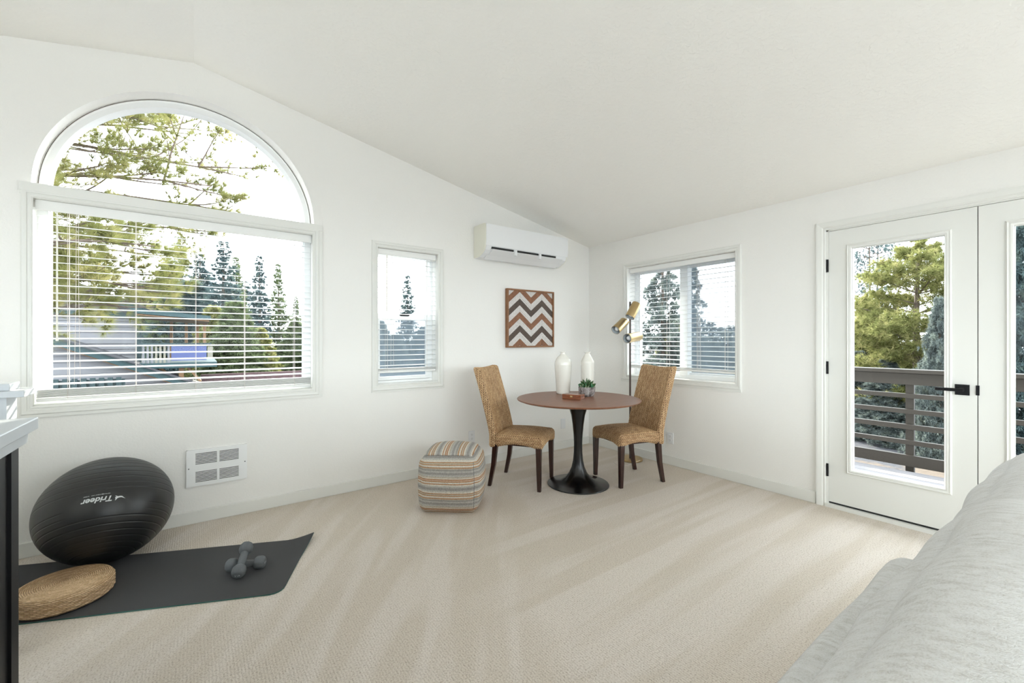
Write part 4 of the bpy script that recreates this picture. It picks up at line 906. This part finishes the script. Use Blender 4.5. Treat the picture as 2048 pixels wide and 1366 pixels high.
def make_tree(name, H, rad, kind, mat, seed=0, first=.1, dens=1.0, clump=.16, tl=.13, tw=.03, trunk=.02):
    """conifer of height H: trunk + tiers of boughs carrying needle bursts"""
    r = thing(name, None, None); wd2 = MB(); wd2.tube([(0, 0, 0), (.02*H*rng.normal()*.3, .02*H*rng.normal()*.3, H*.5), (0, 0, H)], [H*trunk, H*trunk*.6, .01], 7)
    C = []; D = []; z = H*first; k = 0
    while z < H*.99:
        t = (z/H-first)/(1-first)
        if kind == 'spire': rr = rad*(1-t)**.85*rng.uniform(.45, 1.15)+.12
        elif kind == 'pine': rr = rad*(math.sin(min(1, (t*1.05+.12))*PI)**.6)*rng.uniform(.6, 1.1)+.2
        else: rr = rad*(1-t)**.75*rng.uniform(.8, 1.1)+.15
        nb = int(rng.integers(4, 7)) if kind != 'spire' else int(rng.integers(2, 5))
        for b in range(nb):
            a = k*2.4+b*2*PI/nb+rng.normal()*.3; up = {'spire': -.15, 'pine': .25, 'fir': .02}[kind]
            pts = bough((0, 0, z), (math.cos(a), math.sin(a), up), rr, {'spire': .15, 'pine': -.2, 'fir': .35}[kind], 5)
            wd2.tube(pts, [.012*rr+.006]*2+[.009*rr+.004]*2+[.004]*2, 3)
            nt = max(3, int(dens*rr*(24 if kind != 'pine' else 26)))
            for q_ in range(nt):
                s = rng.uniform(.22 if kind != 'pine' else .35, 1)**.8; i = min(4, int(s*5)); p = pts[i]+(pts[i+1]-pts[i])*(s*5-i); side = rng.normal(size=3)*rr*.13*(1.25-s*.5); side[2] *= .45
                C.append(p+side); D.append((pts[i+1]-pts[i])/np.linalg.norm(pts[i+1]-pts[i])*.8+side/(np.linalg.norm(side)+1e-6)*.5)
        z += H*({'spire': .0135, 'fir': .022, 'pine': .040}[kind])*rng.uniform(.6, 1.4); k += 1
    wd2.build('trunk', M['bark'], r, recalc=False)
    C = np.array(C); D = np.array(D); nT = int(18 if tl > .1 else 14)
    tri_mesh('foliage', tufts(C, D, nT, tl*1.5, tw, 1.0), mat, r); return r
FWv = np.array([math.cos(YAW), math.sin(YAW)]); RTv = np.array([math.sin(YAW), -math.cos(YAW)])
def gp(px, d): p = FWv*d+RTv*((px-1024)/859.48*d); return float(p[0]), float(p[1])
protos = {}
def plant(key, px, d, ytop, label, wscale=1.0, name=None, cat='tree', gz=GZ, matk=None):
    src, H0 = protos[key]; H = 1.255+(679-ytop)*d/859.48-gz; x, y = gp(px, d)
    if not src.get('used'): o = src; src['used'] = 1
    else: o = copy_tree(src)
    if 'used' in o.keys() and o is not src: del o['used']
    o.name = name or src.name.split('.')[0]; o.location = (x, y, gz); s = H/H0; o.scale = (s*wscale, s*wscale, s); o.rotation_euler = (0, 0, random.random()*6.28); tag(o, label, cat, 'conifers outside the windows')
    if matk:
        for ch in o.children:
            if 'foliage' in ch.name: ch.data = ch.data.copy(); ch.data.materials[0] = M[matk]
    return o
protos['spireblue'] = (make_tree('slim_conifer', 9, 1.25, 'spire', M['f_blue'], dens=.62, tl=.14, tw=.035), 9)
protos['spiregreen'] = (make_tree('slim_conifer', 9, 1.35, 'spire', M['f_green'], dens=.60, tl=.14, tw=.035), 9)
protos['firgreen'] = (make_tree('bushy_conifer', 6, 1.7, 'fir', M['f_green'], dens=1.5, tl=.13, tw=.035, first=.03), 6)
protos['firgrey'] = (make_tree('bushy_conifer', 6, 1.7, 'fir', M['f_grey'], dens=1.5, tl=.12, tw=.03, first=.03), 6)
protos['firyellow'] = (make_tree('bushy_conifer', 6, 1.7, 'fir', M['f_yellow'], dens=1.6, tl=.13, tw=.035, first=.03), 6)
protos['pineyellow'] = (make_tree('tall_pine', 9, 2.4, 'pine', M['f_yellow'], dens=2.6, tl=.15, tw=.020, first=.06), 9)
protos['airy'] = (make_tree('airy_conifer', 8, 1.9, 'spire', M['f_grey'], dens=.95, tl=.13, tw=.028, first=.02), 8)
protos['bare'] = (make_tree('sparse_pine', 10, 1.3, 'pine', M['f_blue'], dens=.35, tl=.14, tw=.022, first=.45, trunk=.009), 10)
# beyond the big window, left to right
plant('spiregreen', 335, 20, 500, 'green conifer directly behind the balcony roof in the big window')
plant('spireblue', 362, 22, 470, 'bluish conifer whose top shows beside the drooping pine branch')
plant('spireblue', 400, 24, 503, 'dim bluish conifer to the right of the balcony in the big window', 1.2)
plant('spireblue', 447, 20, 478, 'tallest bluish conifer in the middle of the big window', 1.2)
plant('spiregreen', 472, 27, 512, 'short green spire just right of the tallest bluish conifer')
plant('spireblue', 519, 24, 508, 'narrow spire shaped conifer alone against the sky in the big window', .9)
plant('spiregreen', 556, 26, 526, 'sparse green spire shaped conifer near the right jamb of the big window', .9)
plant('spiregreen', 592, 34, 592, 'small distant conifer at the right end of the big window')
plant('firyellow', 428, 17, 610, 'bright yellow green bush conifer beside the neighbour balcony', 1.1)
plant('firgreen', 470, 16, 600, 'mid green bushy conifer in front of the tall spires', 1.2)
plant('firyellow', 520, 17, 655, 'low yellow green conifer above the reddish fence', 1.2)
plant('firgreen', 380, 21, 560, 'dark rounded conifer behind the balcony posts', 1.6, matk='f_blue')
plant('firgreen', 590, 24, 640, 'squat green conifer at the far right end of the reddish fence', 1.3)
plant('spireblue', 415, 30, 540, 'hazy bluish conifer far behind the yellow green bush', 1.8)
plant('spireblue', 490, 32, 560, 'hazy bluish conifer far behind between the two spires', 1.8)
plant('firgreen', 300, 24, 560, 'broad dark conifer behind the neighbour house roof', 1.7, matk='f_blue')
# small window
plant('spireblue', 815, 26, 548, 'lone spire shaped conifer in the narrow window')
plant('firgrey', 790, 22, 668, 'low grey green conifer at the foot of the lone spire', 1.6)
plant('firgrey', 848, 27, 652, 'low grey conifer at the right side of the narrow window', 1.6)
plant('firgrey', 760, 27, 640, 'low grey conifer at the left side of the narrow window', 1.4)
# slider window
plant('airy', 1325, 8.6, 440, 'tall airy conifer filling the left half of the slider window', .80)
plant('airy', 1384, 10.0, 500, 'airy grey green conifer beside the slider window mullion', .62)
plant('airy', 1420, 20, 640, 'low pale conifer in the right half of the slider window', 1.6)
plant('airy', 1462, 22, 648, 'low hazy conifer at the right jamb of the slider window', 1.8)
plant('airy', 1442, 27, 652, 'distant hazy conifer between the two low ones in the slider window', 2.2)
plant('firyellow', 1345, 9.8, 640, 'yellow tinged low conifer under the dense slider window conifer', 1.0)
# glass doors
plant('firyellow', 1733, 11.5, 590, 'yellow green conifer left of centre behind the deck railing', .72)
plant('pineyellow', 1838, 9.6, 430, 'broad yellow green pine filling the door glass above the railing', 1.0)
plant('firgrey', 1880, 7.9, 590, 'shaded grey conifer beside the door handle edge of the glass', .50)
plant('bare', 1737, 17, 380, 'bare trunk pine with sparse needles against the sky, left one of a pair', .8)
plant('bare', 1757, 19, 400, 'bare trunk pine with sparse needles against the sky, right one of a pair', .8)
plant('firgrey', 1715, 10.5, 700, 'low grey conifer behind the left end of the deck rails', 1.3)
plant('firgrey', 1775, 9.6, 715, 'low grey conifer behind the deck railing post', 1.4)
plant('firgrey', 1860, 9.0, 725, 'low frosty conifer behind the rails under the door handle', 1.2)
plant('firgreen', 1765, 15, 640, 'mid green conifer behind the yellow green one', 1.4)
plant('firgreen', 2060, 8.0, 380, 'dark conifer showing in the second door glass', .6, matk='f_blue')
# large near pine whose boughs hang across the arched window
r = thing('near_pine', 'large pine whose long needled boughs hang across the arched window', 'tree', (-3.3, 7.6, GZ)); m = MB(); m.tube([(0, 0, 0), (.05, 0, 4), (0, .1, 9)], [.22, .15, .05], 12)
C = []; D = []
def twig(p, d, L, r0, depth):
    pts = bough(p, d, L, .12 if depth == 0 else -.25, 7); m.tube(pts, [r0*(1-.8*i/7) for i in range(8)], 4 if depth else 6)
    if depth < 2:
        nb = 12 if depth == 0 else 5
        for k in range(nb):
            s = .22+.76*(k+rng.uniform(0, .8))/nb; i = min(6, int(s*7)); pp_ = pts[i]; ax_ = pts[i+1]-pts[i]; ax_ /= np.linalg.norm(ax_)
            sd2 = rng.normal(size=3)*np.array([1, 1, .55]); dd = ax_*.85+sd2/np.linalg.norm(sd2)*.75+np.array([0, 0, .06])
            twig(pp_, dd, L*(.34 if depth == 0 else .5)*(1.15-s*.5)*rng.uniform(.7, 1.2), r0*.38, depth+1)
    st = 3 if depth == 0 else 2
    for i in range(st if depth < 2 else 3, 8):
        for _ in range(1 if depth < 2 else 1):
            if depth == 0 and i < 6: continue
            if depth == 1 and i < 4: continue
            C.append(pts[i]+rng.normal(size=3)*.02); dd = pts[i]-pts[i-1]; D.append(dd/np.linalg.norm(dd)*.75+np.array([0, 0, .25]))
zz = 1.9-GZ
for k, (z, L, a, up) in enumerate([(2.55, 2.6, -.10, .05), (2.8, 2.9, .30, .02), (3.0, 3.1, -.35, .10), (3.25, 3.3, .05, .02), (3.5, 3.2, .55, .05), (3.7, 3.3, -.15, .10), (3.95, 3.5, .20, .05), (4.2, 3.5, -.40, .10), (4.45, 3.6, .00, .08), (4.7, 3.5, .45, .05),
                                   (4.95, 3.6, -.2, .06), (5.2, 3.3, .2, .04), (5.5, 3.0, -.05, .05), (3.35, 2.6, .9, .05), (4.4, 2.6, -.9, .05), (4.9, 2.8, .8, .05), (2.65, 2.4, .7, .0), (3.1, 2.6, .15, -.05), (2.9, 2.7, -.2, -.05), (5.8, 2.8, .3, .05)]):
    twig((0, 0, z), (math.cos(a), math.sin(a), up+.08), L*1.08, .034, 0)
m.build('trunk', M['bark'], r, recalc=False)
C = np.array(C); D = np.array(D); tri_mesh('foliage', tufts(C, D, 44, .155, .0040, .62), M['f_yellow'], r)
print('near pine tufts', len(C))
